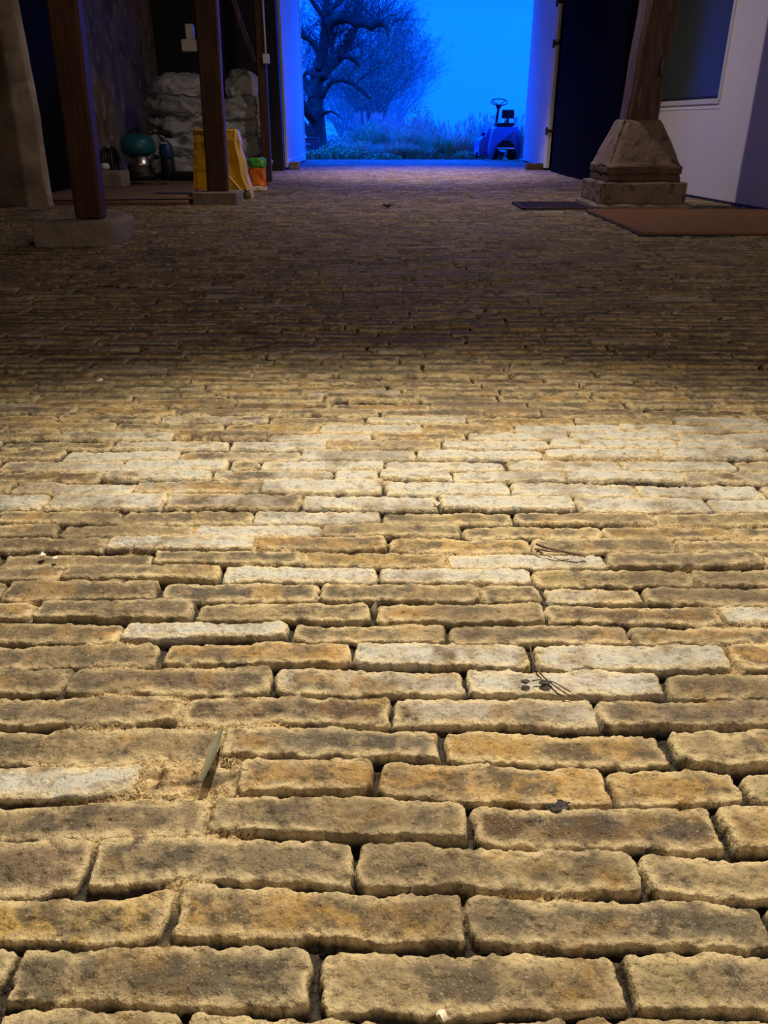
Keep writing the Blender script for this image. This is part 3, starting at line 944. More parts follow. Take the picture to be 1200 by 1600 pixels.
tag(link('rope_coil', bm, M_old, None, True), 'thin coiled rope lying on the bay floor in front of the vacuum', 'rope')

# ------------------------------------------------------------------ yellow bag, orange bag, jar
t = thing('yellow_bag', (-1.42, 7.50, 0.0), 'tall yellow plastic bag standing open behind the middle timber post', 'bag')
def bag_shell(bm, secs, nx=12):
    rings = []
    for (z_, x0, x1, y0, y1) in secs:
        ring = []
        for k in range(nx): ring.append((x0 + (x1 - x0) * k / nx, y0))
        for k in range(4): ring.append((x1, y0 + (y1 - y0) * k / 4))
        for k in range(nx): ring.append((x1 - (x1 - x0) * k / nx, y1))
        for k in range(4): ring.append((x0, y1 - (y1 - y0) * k / 4))
        rings.append([bm.verts.new((a, b_, z_)) for a, b_ in ring])
    n = len(rings[0])
    for i in range(len(rings) - 1):
        for k in range(n): bm.faces.new((rings[i][k], rings[i][(k + 1) % n], rings[i + 1][(k + 1) % n], rings[i + 1][k]))
    bm.faces.new(rings[0])
    return rings
bm = bmesh.new()
secs = []
for i in range(15):
    f = i / 14
    z_ = 0.005 + 0.53 * f
    secs.append((z_, -0.250 + 0.03 * f, 0.235 - 0.085 * f + 0.01 * math.sin(f * 9), -0.11 + 0.06 * f, 0.11 - 0.06 * f))
rings = bag_shell(bm, secs)
rough(bm, 0.012, 7, 3.0)
link('bag_body', bm, M_yellow, t)
bm = bmesh.new()
prof = [(0.262, 0.0), (0.205, 0.27), (0.160, 0.53)]
v1 = []; v2 = []; v3 = []; v4 = []
for i in range(13):
    f = i / 12
    xr_ = 0.262 - 0.10 * f + 0.006 * math.sin(f * 14)
    wd = 0.030 + 0.020 * math.sin(f * math.pi)
    v1.append(bm.verts.new((xr_ - wd, -0.125 + 0.06 * f, 0.003 + 0.532 * f)))
    v2.append(bm.verts.new((xr_, -0.100 + 0.05 * f, 0.003 + 0.532 * f)))
    v3.append(bm.verts.new((xr_ - 0.012, 0.09 - 0.04 * f, 0.003 + 0.532 * f)))
    v4.append(bm.verts.new((xr_ - wd, 0.06 - 0.03 * f, 0.003 + 0.532 * f)))
for i in range(12):
    for a, b_ in ((v1, v2), (v2, v3), (v3, v4), (v4, v1)): bm.faces.new((a[i], b_[i], b_[i + 1], a[i + 1]))
bm.faces.new((v1[0], v2[0], v3[0], v4[0])); bm.faces.new((v1[-1], v2[-1], v3[-1], v4[-1]))
link('side_gusset', bm, M_paleyellow, t)
bm = bmesh.new()
tube(bm, [(0.02, -0.108, 0.235), (0.10, -0.114, 0.14), (0.17, -0.122, 0.06), (0.235, -0.128, 0.012)], [0.007, 0.010, 0.012, 0.010], 6)
link('fold_seam', bm, M_paleyellow, t, True)
bm = bmesh.new()
box(bm, (-0.205, -0.058, 0.520), (0.150, 0.055, 0.545), 0.006); rough(bm, 0.003, 12, 1.0, cuts=3)
link('rolled_rim', bm, M_yellow, t)
M_mark = mat('dark_red_print', (0.10, 0.015, 0.01), (0.08, 0.012, 0.01), 6, 0.5)
bm = bmesh.new()
tube(bm, [(-0.02, -0.105, 0.235), (0.005, -0.107, 0.27), (0.03, -0.104, 0.315)], [0.003, 0.011, 0.002], 6)
link('printed_mark', bm, M_mark, t, True)

t = thing('orange_bag', (-1.215, 8.16, 0.0), 'small orange bag with a green top beside the yellow bag', 'bag')
def blob(w, d, z0, z1, seed, cr, ex=0.6):
    bm = sack_mesh(w, d, z1 - z0, seed, cr, ex)
    for v in bm.verts: v.co.z += (z0 + z1) / 2
    return bm
link('bag_body', blob(0.150, 0.12, 0.030, 0.240, 21.0, 0.009, 0.32), M_orange, t, True)
link('green_top', blob(0.160, 0.115, 0.215, 0.292, 22.0, 0.010, 0.38), M_green, t, True)
link('white_base', blob(0.150, 0.14, 0.0, 0.055, 23.0, 0.008, 0.6), M_chip, t, True)

t = thing('glass_jar', (-1.185, 7.28, 0.004), 'small greenish glass jar at the lower corner of the yellow bag', 'jar')
M_jar = mat('green_glass', (0.16, 0.18, 0.07), (0.12, 0.14, 0.06), 6, 0.12)
bm = bmesh.new(); lathe(bm, [(0.022, 0.0), (0.032, 0.006), (0.034, 0.04), (0.024, 0.058), (0.022, 0.07)], 24); link('jar_body', bm, M_jar, t, True)
bm = bmesh.new(); lathe(bm, [(0.025, 0.066), (0.026, 0.068), (0.026, 0.078), (0.02, 0.08)], 24); link('jar_lid', bm, M_steel, t, True)

# ------------------------------------------------------------------ bits lying on the bricks
def twig(pts, r, m_, name, label, cat, n=6, group=None, extra=()):
    bm = bmesh.new()
    rr_ = random.Random(len(label))
    p = smooth_path(pts, 5)
    tube(bm, p, [r * (1 - 0.5 * i / len(p)) * rr_.uniform(0.8, 1.2) for i in range(len(p))], n)
    for e in extra: tube(bm, smooth_path(e[0], 4), e[1], n)
    return tag(link(name, bm, m_, None, True), label, cat, group)


def g(px, py, z=0.004):
    """spot on the floor seen at this photo position"""
    a = (px - 600) / F; b = (py - 800) / F
    s_, c_ = math.sin(TH), math.cos(TH)
    t_ = (CAMH - z) / (s_ + b * c_)
    return Vector((a * t_, (c_ - b * s_) * t_, z))


twig([g(828, 1008, .004), g(834, 1035, .008), g(850, 1058, .008), g(876, 1078, .009), g(893, 1088, .006)], 0.0012, M_twigdry, 'twig', 'thin bent stalk lying across the two whitest bricks', 'twig',
     extra=(([g(858, 1064, .008), g(870, 1068, .012), g(892, 1082, .008)], 0.0007), ([g(862, 1066, .008), g(845, 1062, .010), g(832, 1064, .009)], 0.0008)))
for (a_, r_, lb) in ((g(821, 1065, .009), 0.0034, 'dark dried bud left of the stalk on the white brick'), (g(851, 1067, .009), 0.0042, 'larger dark dried bud touching the stalk on the white brick')):
    bm = bmesh.new(); bmesh.ops.create_icosphere(bm, subdivisions=3, radius=r_)
    for v in bm.verts: v.co.x *= 1.6; v.co.z *= .7; v.co += mnoise.noise_vector(v.co * 300) * 0.0012
    tag(link('dried_bud', bm, M_clod, None, True, loc=a_), lb, 'bud', 'dried buds on the white brick')
bm = bmesh.new()
P0, P1 = g(314, 1222, 0.008), g(347, 1137, 0.010)
for i in range(9):
    pass
d_ = P1 - P0
side = d_.cross(Vector((0, 0, 1))).normalized()
rows_ = []
for i in range(13):
    f = i / 12
    c_ = P0 + d_ * f + Vector((0.003 * math.sin(f * 3), 0, 0.006 * math.sin(f * math.pi)))
    w_ = 0.0042 * math.sin(math.pi * min(1, 0.12 + f * 0.88)) ** 0.7
    rows_.append([bm.verts.new(c_ + side * w_ + Vector((0, 0, 0.0015))), bm.verts.new(c_ - Vector((0, 0, .0012))), bm.verts.new(c_ - side * w_ + Vector((0, 0, 0.0015))), bm.verts.new(c_ + Vector((0, 0, .0008)))])
for i in range(12):
    for k in range(4): bm.faces.new((rows_[i][k], rows_[i][(k + 1) % 4], rows_[i + 1][(k + 1) % 4], rows_[i + 1][k]))
tag(link('willow_leaf', bm, M_blade, None), 'narrow dull green leaf lying in the sandy gap between near bricks', 'leaf')
bm = bmesh.new()
bmesh.ops.create_icosphere(bm, subdivisions=4, radius=0.0085)
for v in bm.verts: v.co.x *= 1.5; v.co.z *= .7; v.co += mnoise.noise_vector(v.co * 120) * 0.006
tag(link('soil_clod', bm, M_clod, None, False, loc=g(872, 1262, -0.002)), 'shiny dark clod in the wide joint right of centre', 'clod')
twig([g(385, 546, .006), g(410, 541, .012), g(438, 533, .010)], 0.0035, M_twigdry, 'twig', 'straight dark twig lying alone on the far brickwork, left of centre', 'twig')
twig([g(838, 850, .006), g(862, 858, .010), g(892, 864, .012), g(915, 870, .006)], 0.0019, M_twigdry, 'twig', 'upper of two dry stalks lying close together on the bricks', 'twig', group='crossed dry stalks')
twig([g(836, 858, .006), g(866, 862, .012), g(888, 862, .008)], 0.0016, M_twigdry, 'twig', 'lower of two dry stalks lying close together on the bricks', 'twig', group='crossed dry stalks')
for (px_, py_, s_, lb) in ((690, 1588, .0042, 'white mortar chip at the bottom edge near the middle'), (66, 868, .005, 'larger white chip on the dark bricks at far left'), (86, 872, .0035, 'smaller white chip beside the larger one at far left'),
                           (682, 787, .005, 'white chip in the joint of the limed bricks'), (156, 594, .007, 'white chip on the dark bricks at left, well beyond the limed ones')):
    bm = bmesh.new(); bmesh.ops.create_icosphere(bm, subdivisions=3, radius=s_)
    for v in bm.verts: v.co.z *= .6; v.co += mnoise.noise_vector(v.co * 260 + Vector((px_, 0, 0))) * s_ * 0.5
    tag(link('mortar_chip', bm, M_chip, None, False, loc=g(px_, py_, 0.004)), lb, 'chip', 'white mortar chips')
bm = bmesh.new()
c_ = g(585, 957, 0.006)
tube(bm, [c_ + Vector((0, -0.012, -.004)), c_ + Vector((-.001, -.002, .004)), c_ + Vector((0.002, 0.010, .010))], [0.002, 0.006, 0.001], 6)
tag(link('curled_leaf', bm, M_blade, None, True), 'small curled green leaf stuck upright in a joint near the middle', 'leaf')
bm = bmesh.new()
c_ = g(606, 322, 0.008)
for a_ in range(5):
    tube(bm, [c_, c_ + Vector((0.05 * math.cos(a_ * 1.25), 0.06 * math.sin(a_ * 1.25), 0.014))], [0.012, 0.003], 5)
tag(link('dead_leaf', bm, M_twigdry, None), 'curled brown dead leaf on the distant floor toward the gateway', 'leaf')

# ------------------------------------------------------------------ ride-on mower
t = thing('riding_mower', (2.185, 15.78, 0.0), 'compact blue ride-on mower parked outside the gateway, seen from behind', 'mower')
bm = bmesh.new()
out = [(-0.20, 0.16), (-0.275, 0.02), (-0.285, 0.20), (-0.255, 0.36), (-0.23, 0.50), (-0.17, 0.545), (0.19, 0.545), (0.235, 0.48), (0.262, 0.34), (0.280, 0.20), (0.275, 0.02), (0.205, 0.16), (0.18, 0.30), (0.06, 0.40), (-0.05, 0.40), (-0.17, 0.30)]
out = out[1:11] + [(0.215, 0.02), (0.205, 0.16), (0.17, 0.27), (0.07, 0.345), (-0.06, 0.345), (-0.165, 0.27), (-0.205, 0.16), (-0.215, 0.02)]
prism(bm, out, -0.28, 0.36)
bmesh.ops.bevel(bm, geom=[e for e in bm.edges if abs(e.verts[0].co.y - e.verts[1].co.y) < 1e-6], offset=0.02, segments=2, affect='EDGES')
link('rear_cowl', bm, M_bluepaint, t, True)
bm = bmesh.new(); box(bm, (-0.19, -0.20, 0.17), (0.19, 0.30, 0.34), 0.03, 2); link('gearbox', bm, M_black, t)
for sx in (-1, 1):
    bm = bmesh.new()
    cyl(bm, (sx * 0.155 - 0.055, -0.02, 0.155), (sx * 0.155 + 0.055, -0.02, 0.155), 0.155, n=32)
    for k in range(20):
        a = k / 20 * 2 * math.pi
        p_ = Vector((sx * 0.155, -0.02 + 0.158 * math.cos(a), 0.155 + 0.158 * math.sin(a)))
        box(bm, p_ - Vector((0.05, 0.009, 0.009)), p_ + Vector((0.05, 0.009, 0.009)))
    w_ = link('rear_wheel', bm, M_rubber, t)
    bm = bmesh.new(); cyl(bm, (sx * 0.155 + sx * 0.05, -0.02, 0.155), (sx * 0.155 + sx * 0.062, -0.02, 0.155), 0.07, n=20); link('hub', bm, M_steel, w_)
bm = bmesh.new(); box(bm, (-0.155, -0.31, 0.185), (0.165, -0.285, 0.212), 0.006); link('rear_bumper', bm, M_steel, t)
bm = bmesh.new()
prism(bm, [(-0.10, 0.545), (-0.17, 0.575), (-0.175, 0.60), (-0.10, 0.612), (0.13, 0.612), (0.165, 0.60), (0.155, 0.575), (0.10, 0.545)], -0.15, 0.22)
link('seat_pan', bm, M_black, t)
bm = bmesh.new(); tube(bm, [(0.03, -0.12, 0.60), (0.03, -0.15, 0.66), (0.03, -0.14, 0.72)], 0.022, 8); tube(bm, [(-0.03, -0.12, 0.60), (0.0, -0.14, 0.66)], 0.012, 6); link('backrest_bracket', bm, M_iron, t)
bm = bmesh.new(); box(bm, (-0.085, -0.19, 0.68), (0.135, -0.12, 0.825), 0.025, 3); link('backrest', bm, M_black, t, True)
bm = bmesh.new(); tube(bm, [(-0.085, 0.62, 0.40), (-0.078, 0.50, 0.72), (-0.072, 0.42, 0.895)], [0.03, 0.026, 0.02], 10); lathe(bm, [(0.02, 0.0), (0.05, 0.05), (0.055, 0.07), (0.02, 0.075)], 16, (-0.073, 0.43, 0.83)); link('steering_column', bm, M_black, t)
bm = bmesh.new()
ring = [(-0.07 + 0.150 * math.cos(2 * math.pi * k / 40), 0.40 + 0.150 * math.sin(2 * math.pi * k / 40), 0.955 + 0.055 * math.sin(2 * math.pi * k / 40)) for k in range(41)]
tube(bm, ring, 0.011, 8, caps=False)
sw = link('steering_wheel', bm, M_black, t, True)
for a in (0.5, 2.6, 4.7):
    bm = bmesh.new(); tube(bm, [(-0.07, 0.40, 0.90), (-0.07 + 0.145 * math.cos(a), 0.40 + 0.145 * math.sin(a), 0.953 + 0.053 * math.sin(a))], 0.009, 6); link('spoke', bm, M_black, sw)
bm = bmesh.new()
out = [(-0.42, 0.06), (-0.43, 0.30), (-0.40, 0.345), (-0.31, 0.37), (-0.28, 0.44), (-0.27, 0.52), (-0.20, 0.52), (-0.20, 0.06)]
prism(bm, out, 0.10, 1.10)
bmesh.ops.bevel(bm, geom=[e for e in bm.edges if abs(e.verts[0].co.y - e.verts[1].co.y) < 1e-6], offset=0.02, segments=2, affect='EDGES')
link('front_hood', bm, M_bluepaint, t)
bm = bmesh.new(); box(bm, (-0.385, 0.20, 0.40), (-0.315, 0.26, 0.455), 0.01); tube(bm, [(-0.35, 0.22, 0.41), (-0.345, 0.24, 0.34)], 0.010, 6); link('control_lever', bm, M_black, t)
bm = bmesh.new(); lathe(bm, [(0.25, 0.05), (0.30, 0.06), (0.30, 0.13), (0.26, 0.15)], 32, (-0.18, 0.45, 0)); link('cutting_deck', bm, M_bluepaint, t)
for sx in (-1, 1):
    bm = bmesh.new(); cyl(bm, (sx * 0.30 - 0.10, 0.95, 0.11), (sx * 0.30 - 0.02, 0.95, 0.11), 0.11, n=24)
    w_ = link('front_wheel', bm, M_rubber, t)
    bm = bmesh.new(); cyl(bm, (sx * 0.30 - 0.11, 0.95, 0.11), (sx * 0.30 - 0.01, 0.95, 0.11), 0.05, n=16); link('hub', bm, M_steel, w_)
bm = bmesh.new(); cyl(bm, (-0.50, 0.04, 0.075), (-0.455, 0.04, 0.075), 0.06, n=20); tube(bm, [(-0.478, 0.04, 0.09), (-0.45, 0.05, 0.16), (-0.40, 0.12, 0.16)], 0.012, 6); link('deck_roller', bm, M_rubber, t)
bm = bmesh.new(); tube(bm, [(-0.47, 0.03, 0.13), (-0.46, 0.03, 0.17), (-0.45, 0.04, 0.20)], [0.018, 0.022, 0.010], 8); link('roller_cap', bm, M_frame, t)

# ------------------------------------------------------------------ gnarled old tree
TY = 19.5
TSC = 1 / 69.0
rt = random.Random(12)


def tb(pts, rads, Y0=TY, dy=0.0):
    out_ = []
    n = len(pts)
    for i, (px_, py_) in enumerate(pts):
        yy = Y0 + dy * i / max(1, n - 1)
        out_.append(at(px_, py_, yy))
    p = smooth_path(out_, 5)
    r_ = np.interp(np.linspace(0, n - 1, len(p)), range(n), [q * TSC for q in rads])
    return p, list(r_)


limbs = [
    ([(499, 240), (498, 222), (496, 200), (493, 165), (494, 140), (497, 112), (504, 85), (508, 60), (512, 38), (512, 14), (507, -14), (500, -50)], [17, 13, 12, 12.5, 11, 10.5, 8.5, 8.5, 10, 7, 5, 3], 0.3),
    ([(512, 38), (524, 31), (540, 27), (556, 35), (570, 36), (581, 41), (592, 36), (603, 41), (607, 56)], [10, 8, 7, 7, 6, 5.5, 4.5, 3, 1.4], -0.5),
    ([(503, 122), (514, 104), (529, 89), (540, 74), (546, 58), (555, 44), (560, 36)], [8, 8, 8, 6, 5.5, 5, 4], 0.6),
    ([(530, 88), (547, 89), (560, 101)], [5, 4, 2.5], 0.5),
    ([(504, 152), (510, 138), (519, 128), (535, 125), (553, 131), (568, 142), (580, 155)], [4, 3.5, 3.2, 3.4, 3.6, 4.5, 1.6], -0.7),
    ([(498, 108), (498, 80), (487, 65), (478, 58), (468, 52), (461, 38)], [6, 5, 4.2, 4, 3.2, 2], -0.3),
    ([(490, 155), (480, 135), (470, 120), (458, 110)], [8, 7, 6, 5], 0.6),
    ([(494, 190), (481, 176), (470, 158), (460, 140)], [8, 7, 6, 4], -0.6),
    ([(497, 220), (484, 207), (472, 192), (462, 175)], [9, 7, 5, 4], 0.4),
    ([(490, 118), (480, 113), (473, 121)], [4, 3, 2], 0.2),
    ([(514, 104), (519, 85), (520, 65), (526, 50)], [4, 4, 3, 2], 0.4),
    ([(505, 178), (515, 174), (526, 178), (534, 186)], [3, 1.8, 1.4, 0.8], -0.5),
    ([(512, 20), (524, 8), (540, -6), (556, -24)], [5, 4, 3, 2], 0.5),
    ([(510, 30), (496, 14), (484, -6), (474, -30)], [4, 3.4, 3, 2], -0.4),
]
tree = thing('gnarled_tree', at(499, 232, TY) * 1.0, 'gnarled dark old tree with arching bare limbs left of the gateway view', 'tree')
tree_loc = Vector(tree.location)
paths = []
bm = bmesh.new()
for li, (pts_, rd_, dy_) in enumerate(limbs):
    p, r_ = tb(pts_, rd_, TY, dy_)
    paths.append((p, r_))
    q = [a - tree_loc for a in p]
    tube(bm, q, [x_ * (1 + 0.16 * mnoise.noise(Vector((i * 0.9, li * 3.1, 0)))) for i, x_ in enumerate(r_)], 12, True, 0.10, rt)
    if li == 0:
        tk = bm; 
        link('trunk', bm, M_bark, tree, True); bm = bmesh.new()
# burrs along the arching limb
for li, i0_ in ((1, 6), (4, 8), (2, 10)):
    p, r_ = paths[li]
    for k in range(4, len(p) - 2, 3):
        c_ = p[k] - tree_loc + Vector((rt.uniform(-.03, .03), 0, r_[k] * 0.8))
        m_ = bmesh.ops.create_icosphere(bm, subdivisions=2, radius=r_[k] * rt.uniform(0.5, 0.9), matrix=Matrix.Translation(c_))
link('limbs', bm, M_bark, tree, True)
bm = bmesh.new()


def grow(bm, p, d, L_, r_, depth, rg, grav=0.0, spread=0.7):
    n = 3
    pts = [p]
    for i in range(n):
        d = (d + Vector((rg.uniform(-.35, .35), rg.uniform(-.35, .35), rg.uniform(-.3, .3) + grav)) * 0.6).normalized()
        pts.append(pts[-1] + d * L_ / n)
    tube(bm, pts, [r_ * (1 - 0.5 * i / n) for i in range(n + 1)], 3, False)
    if depth > 0:
        for k in range(3):
            q = pts[rg.choice((1, 2, 3))]
            dd = (d + Vector((rg.uniform(-1, 1), rg.uniform(-1, 1), rg.uniform(-.8, .8))) * spread).normalized()
            grow(bm, q, dd, L_ * 0.72, r_ * 0.6, depth - 1, rg, grav, spread)


for li, (p, r_) in enumerate(paths):
    if li == 11: continue
    k0 = 25 if li == 0 else 4
    for k in range(k0, len(p)):
        if rt.random() < (0.95 if li in (0, 1, 12, 13) else 0.5):
            up_ = Vector((rt.uniform(-1, 1), rt.uniform(-.8, .8), rt.uniform(0.1, 1.2)))
            grow(bm, p[k] - tree_loc, up_.normalized(), rt.uniform(0.32, 0.62), 0.010, 3, rt, 0.05)
link('twigs', bm, M_twig, tree)
# clumps of moss and ivy
bm = bmesh.new()
for k in range(520):
    p, r_ = paths[rt.choice((0, 0, 1, 2, 4))]
    j = rt.randrange(8, len(p))
    a = rt.uniform(0, 2 * math.pi)
    c_ = p[j] - tree_loc + Vector((math.cos(a) * r_[j], -abs(math.sin(a)) * r_[j] * .6, rt.uniform(-.05, .05)))
    s_ = rt.uniform(0.012, 0.03)
    nrm = Vector((rt.uniform(-1, 1), rt.uniform(-1, 1), rt.uniform(-1, 1))).normalized()
    a1 = nrm.orthogonal().normalized() * s_; a2 = nrm.cross(a1.normalized()) * s_
    bm.faces.new([bm.verts.new(c_ + a1), bm.verts.new(c_ + a2), bm.verts.new(c_ - a1), bm.verts.new(c_ - a2)])
link('ivy', bm, M_leafd, tree)

# ------------------------------------------------------------------ tree in the fog behind
def fog_tree(px_, py_, Y_, height, spread_, label, seed, leaves):
    rg = random.Random(seed)
    base = at(px_, py_, Y_)
    base.z = 0.0
    tr = thing('bare_tree', base, label, 'tree')
    bm = bmesh.new(); bt = bmesh.new()
    tips = []
    for k in range(11):
        a = -1.0 + 2.0 * k / 10
        top = Vector((a * spread_ * 0.5, rg.uniform(-.8, .8), height * (1 - 0.22 * a * a) * rg.uniform(0.85, 1.0)))
        p = smooth_path([Vector((a * 0.18, 0, 0)), Vector((a * spread_ * 0.22, top.y * .3, height * .35)), top * 0.75 + Vector((a * .25, 0, 0)), top], 5)
        tube(bm, p, list(np.linspace(0.055, 0.012, len(p))), 5)
        for j in range(4, len(p)):
            for _ in range(3):
                d = Vector((rg.uniform(-1, 1) + a * .3, rg.uniform(-1, 1), rg.uniform(.1, 1))).normalized()
                grow(bt, p[j], d, rg.uniform(.45, .8), 0.010, 2, rg, 0.12)
                tips.append(p[j] + d * rg.uniform(.2, .9))
    link('stems', bm, M_bark, tr, True)
    link('twigs', bt, M_twig, tr)
    if leaves:
        bm = bmesh.new()
        for _ in range(leaves):
            c_ = rg.choice(tips) + Vector((rg.gauss(0, .16), rg.gauss(0, .16), rg.gauss(0, .16)))
            s_ = rg.uniform(.018, .040)
            nrm = Vector((rg.uniform(-1, 1), rg.uniform(-1, 1), rg.uniform(-1, 1))).normalized()
            a1 = nrm.orthogonal().normalized() * s_; a2 = nrm.cross(a1.normalized()) * s_ * .6
            bm.faces.new([bm.verts.new(c_ + a1), bm.verts.new(c_ + a2), bm.verts.new(c_ - a1), bm.verts.new(c_ - a2)])
        link('foliage', bm, M_leafd, tr)
    return tr


fog_tree(580, 222, 25.0, 3.35, 2.3, 'round-crowned bare tree in the fog, right of the gnarled one', 3, 9000)
fog_tree(545, 222, 30.0, 2.1, 2.6, 'low pale tree far off in the fog, directly right of the gnarled trunk', 8, 3000)
fog_tree(612, 222, 34.0, 2.9, 2.4, 'faintest bare tree, at the right side of the foggy group', 14, 3000)

# ------------------------------------------------------------------ grasses and shrubs
def blades(bm, rg, n, h, r_, lean, w_, wind=0.0):
    for _ in range(n):
        a = rg.uniform(0, 2 * math.pi)
        rad_ = r_ * math.sqrt(rg.random()) * 0.45
        p = Vector((rad_ * math.cos(a), rad_ * math.sin(a), 0))
        ln = h * rg.uniform(.6, 1.08)
        ld = rg.uniform(0.1, 1) * lean
        d = Vector((math.cos(a) * ld + wind * rg.uniform(.3, 1), math.sin(a) * ld, 0))
        prev = None
        s = Vector((-math.sin(a + rg.uniform(-1, 1)), math.cos(a), 0)).normalized() * w_
        for i in range(5):
            f = i / 4
            q = p + Vector((d.x * f * f * ln, d.y * f * f * ln, ln * (f - 0.35 * ld * f * f)))
            ww = s * (1 - 0.85 * f)
            cur = (bm.verts.new(q - ww), bm.verts.new(q + ww))
            if prev: bm.faces.new((prev[0], prev[1], cur[1], cur[0]))
            prev = cur


def clump(px_, py_, Y_, h, r_, m_, n, lean, label, seed, plume=0, wind=0.0, name='grass_clump', grp='grass clumps beyond the gateway', cat='grass'):
    base = at(px_, py_, Y_); base.z = -0.02
    rg = random.Random(seed)
    t_ = thing(name, base, label, cat, grp)
    bm = bmesh.new(); blades(bm, rg, n, h, r_, lean, 0.006, wind)
    link('blades', bm, m_, t_)
    if plume:
        bm = bmesh.new()
        for _ in range(plume):
            a = rg.uniform(0, 6.28); q = rg.uniform(.1, .75) * r_
            tip = Vector((math.cos(a) * q + wind * h * .6, math.sin(a) * q, h * rg.uniform(.85, 1.25)))
            tube(bm, [Vector((tip.x * .2, tip.y * .2, 0)), tip * .6, tip], [.003, .003, .003], 3, False)
            for _k in range(16):
                e = tip + Vector((rg.gauss(0, .025), rg.gauss(0, .02), rg.uniform(-.14, .05)))
                tube(bm, [tip + Vector((0, 0, -.08)), e], [.004, .002], 3, False)
        link('seed_heads', bm, M_plume, t_)
    return t_


cl = [
    (600, 250, 18.2, .62, .62, M_tuft, 900, .5, 30, .1, 'tall grey-green grass clump with pinkish heads, near the middle of the bed'),
    (572, 250, 19.4, .70, .60, M_tuft, 700, .5, 34, .1, 'hazy tall grass clump behind the low leafy plants'),
    (636, 250, 17.6, .60, .66, M_straw, 1100, .7, 20, .15, 'fullest straw-coloured grass clump in the centre of the bed'),
    (664, 250, 18.4, .68, .62, M_tuft, 900, .6, 30, -.1, 'tall clump with drooping heads right of the straw one'),
    (684, 250, 17.2, .46, .60, M_tuft, 900, .8, 8, -.15, 'low arching grey-green clump left of the narrow green plant'),
    (722, 250, 17.4, .52, .56, M_straw, 800, .7, 14, .1, 'pale grass clump between the narrow green plant and mower'),
    (745, 250, 18.2, .66, .50, M_tuft, 600, .5, 30, .0, 'feathery grass clump with pinkish heads left of the mower'),
    (700, 250, 19.4, .58, .60, M_tuft, 600, .5, 20, .0, 'far grass clump seen over the narrow green plant'),
    (615, 250, 16.7, .34, .60, M_straw, 800, .9, 0, .2, 'low wind-blown straw tuft at the front of the bed'),
    (560, 250, 17.2, .36, .66, M_straw, 700, .9, 0, -.2, 'low pale tuft beside the leafy plants'),
    (655, 250, 16.5, .30, .55, M_tuft, 700, .9, 0, -.2, 'short green tuft at the very front of the bed'),
    (808, 250, 17.2, .66, .40, M_tuft, 500, .35, 16, .0, 'wispy grass clump behind the mower beside the ribbed leaf'),
    (590, 250, 21.5, .70, .9, M_plume, 700, .5, 40, .0, 'faded plumed grass clump deepest in the fog'),
    (765, 250, 20.5, .66, .8, M_plume, 600, .5, 30, .0, 'faded plumed grass clump behind the mower'),
]
for i, (px_, py_, Y_, h_, r_, m_, n_, ln_, pl_, wd_, lb) in enumerate(cl):
    clump(px_, py_, Y_, h_, r_, m_, n_, ln_, lb, 40 + i, pl_, wd_)
# one narrow upright green plant
clump(701, 250, 16.3, .33, .20, M_leafg, 420, .18, 'narrow upright green plant standing in front of the grasses', 77, 0, 0, 'green_plant', None, 'plant')


def leafy(px_, Y_, w_, h_, n, m_, label, seed, name='low_shrub', sz=0.03):
    base = at(px_, 250, Y_); base.z = -0.02
    rg = random.Random(seed)
    t_ = thing(name, base, label, 'shrub')
    bm = bmesh.new()
    for _ in range(n):
        a = rg.uniform(0, 6.283); q = math.sqrt(rg.random())
        el = rg.random() ** .5
        zz = h_ * el * math.sqrt(max(0, 1 - q * q * .8)) * (1 + .3 * math.sin(a * 5 + seed))
        c_ = Vector((math.cos(a) * q * w_ / 2, math.sin(a) * q * w_ / 3, zz))
        s_ = rg.uniform(.5, 1) * sz
        nrm = Vector((rg.uniform(-1, 1), rg.uniform(-1, .3), rg.uniform(-.2, 1.2))).normalized()
        a1 = nrm.orthogonal().normalized() * s_; a2 = nrm.cross(a1.normalized()) * s_ * .6
        bm.faces.new([bm.verts.new(c_ + a1), bm.verts.new(c_ + a2), bm.verts.new(c_ - a1), bm.verts.new(c_ - a2)])
    link('leaves', bm, m_, t_)
    bm = bmesh.new()
    for _ in range(14):
        a = rg.uniform(0, 6.28); q = rg.uniform(.2, .8)
        tube(bm, [(0, 0, 0), (math.cos(a) * q * w_ * .4, math.sin(a) * q * w_ * .25, h_ * .7)], [.008, .003], 4)
    link('stems', bm, M_twig, t_)


leafy(492, 16.2, .62, .14, 1500, M_leafg, 'low leafy plants hugging the left corner of the gateway', 1)
leafy(522, 16.8, .80, .22, 1800, M_leafg, 'low green shrub right of the old tree trunk', 2)
leafy(553, 16.4, .66, .17, 1500, M_leafg, 'small green shrub in front of the pale grass tuft', 3)
leafy(583, 18.6, .66, .52, 2200, M_leafg, 'rounded fresh green shrub rising behind the low plants', 4, sz=.035)
leafy(655, 20.0, 1.0, .80, 2600, M_leafd, 'dark rounded shrub behind the central grasses', 5, sz=.035)
leafy(540, 19.8, 1.2, .40, 2200, M_tuft, 'hazy grey-green shrub right of the old trunk', 6, sz=.03)
leafy(600, 16.0, .7, .10, 1200, M_leafg, 'thin strip of low leaves by the threshold near the middle', 9)
leafy(725, 16.6, .5, .12, 900, M_leafg, 'low leaves between the narrow plant and the mower', 10)
rg = random.Random(5)
bm = bmesh.new()
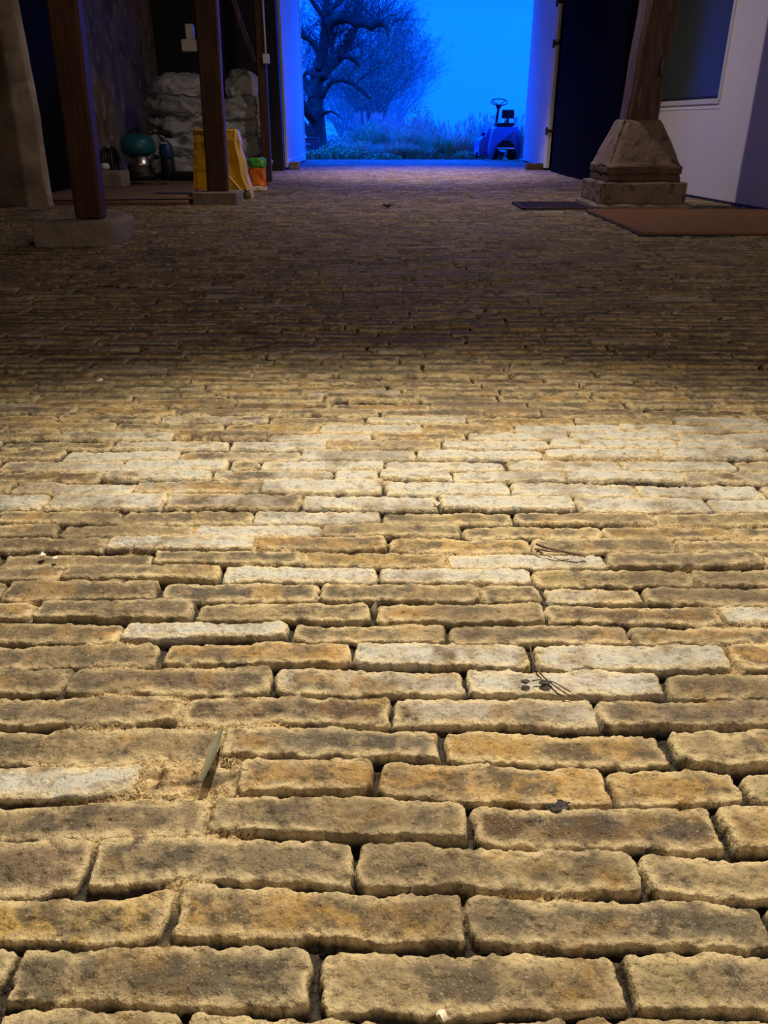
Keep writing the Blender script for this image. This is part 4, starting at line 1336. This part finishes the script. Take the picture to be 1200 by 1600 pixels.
for k in range(7000):
    c_ = Vector((rg.uniform(-3.0, 4.5), rg.uniform(15.6, 20.5), rg.uniform(-.02, .05)))
    s_ = rg.uniform(.008, .02)
    a = rg.uniform(0, 6.28)
    d = Vector((math.cos(a), math.sin(a), 0)) * s_
    e = Vector((rg.uniform(-.03, .03), rg.uniform(-.03, .03), rg.uniform(.04, .10)))
    bm.faces.new([bm.verts.new(c_ - d), bm.verts.new(c_ + d), bm.verts.new(c_ + e)])
tag(link('ground_cover', bm, M_leafd, None), 'short grass and weeds covering the garden soil', 'grass', kind='stuff')

# small crate beside the trunk
t = thing('garden_crate', at(486, 234, 18.6), 'small purplish wooden crate in front of the old tree', 'crate')
t.location.z = -0.02
bm = bmesh.new()
for zz in (0.02, 0.13, 0.24): box(bm, (-0.19, -0.14, zz), (0.19, -0.125, zz + 0.09), 0.003); box(bm, (-0.19, 0.125, zz), (0.19, 0.14, zz + 0.09), 0.003)
for zz in (0.02, 0.13, 0.24): box(bm, (-0.19, -0.125, zz), (-0.175, 0.125, zz + 0.09), 0.003); box(bm, (0.175, -0.125, zz), (0.19, 0.125, zz + 0.09), 0.003)
link('slats', bm, M_crate, t)
bm = bmesh.new(); box(bm, (-0.20, -0.15, 0.335), (0.20, 0.15, 0.355), 0.003); link('lid', bm, M_crate, t)
for sx in (-1, 1):
    for sy in (-1, 1):
        bm = bmesh.new(); box(bm, (sx * .165 - .012, sy * .115 - .012, 0), (sx * .165 + .012, sy * .115 + .012, .335)); link('corner_post', bm, M_crate, t)

# ------------------------------------------------------------------ fog over the garden
bm = bmesh.new()
box(bm, (-30, 21.2, -0.5), (30, 62, 7))
fm = bpy.data.materials.new('dusk_fog'); fm.use_nodes = True
nt = fm.node_tree; nt.nodes.clear()
vo = nt.nodes.new('ShaderNodeOutputMaterial'); vs = nt.nodes.new('ShaderNodeVolumeScatter')
vs.inputs['Color'].default_value = (1, 1, 1, 1); vs.inputs['Density'].default_value = FOG
nt.links.new(vs.outputs[0], vo.inputs['Volume'])
o = link('fog_bank', bm, fm); o['kind'] = 'stuff'; tag(o, 'blue dusk fog hanging over the garden beyond the gateway', 'fog')
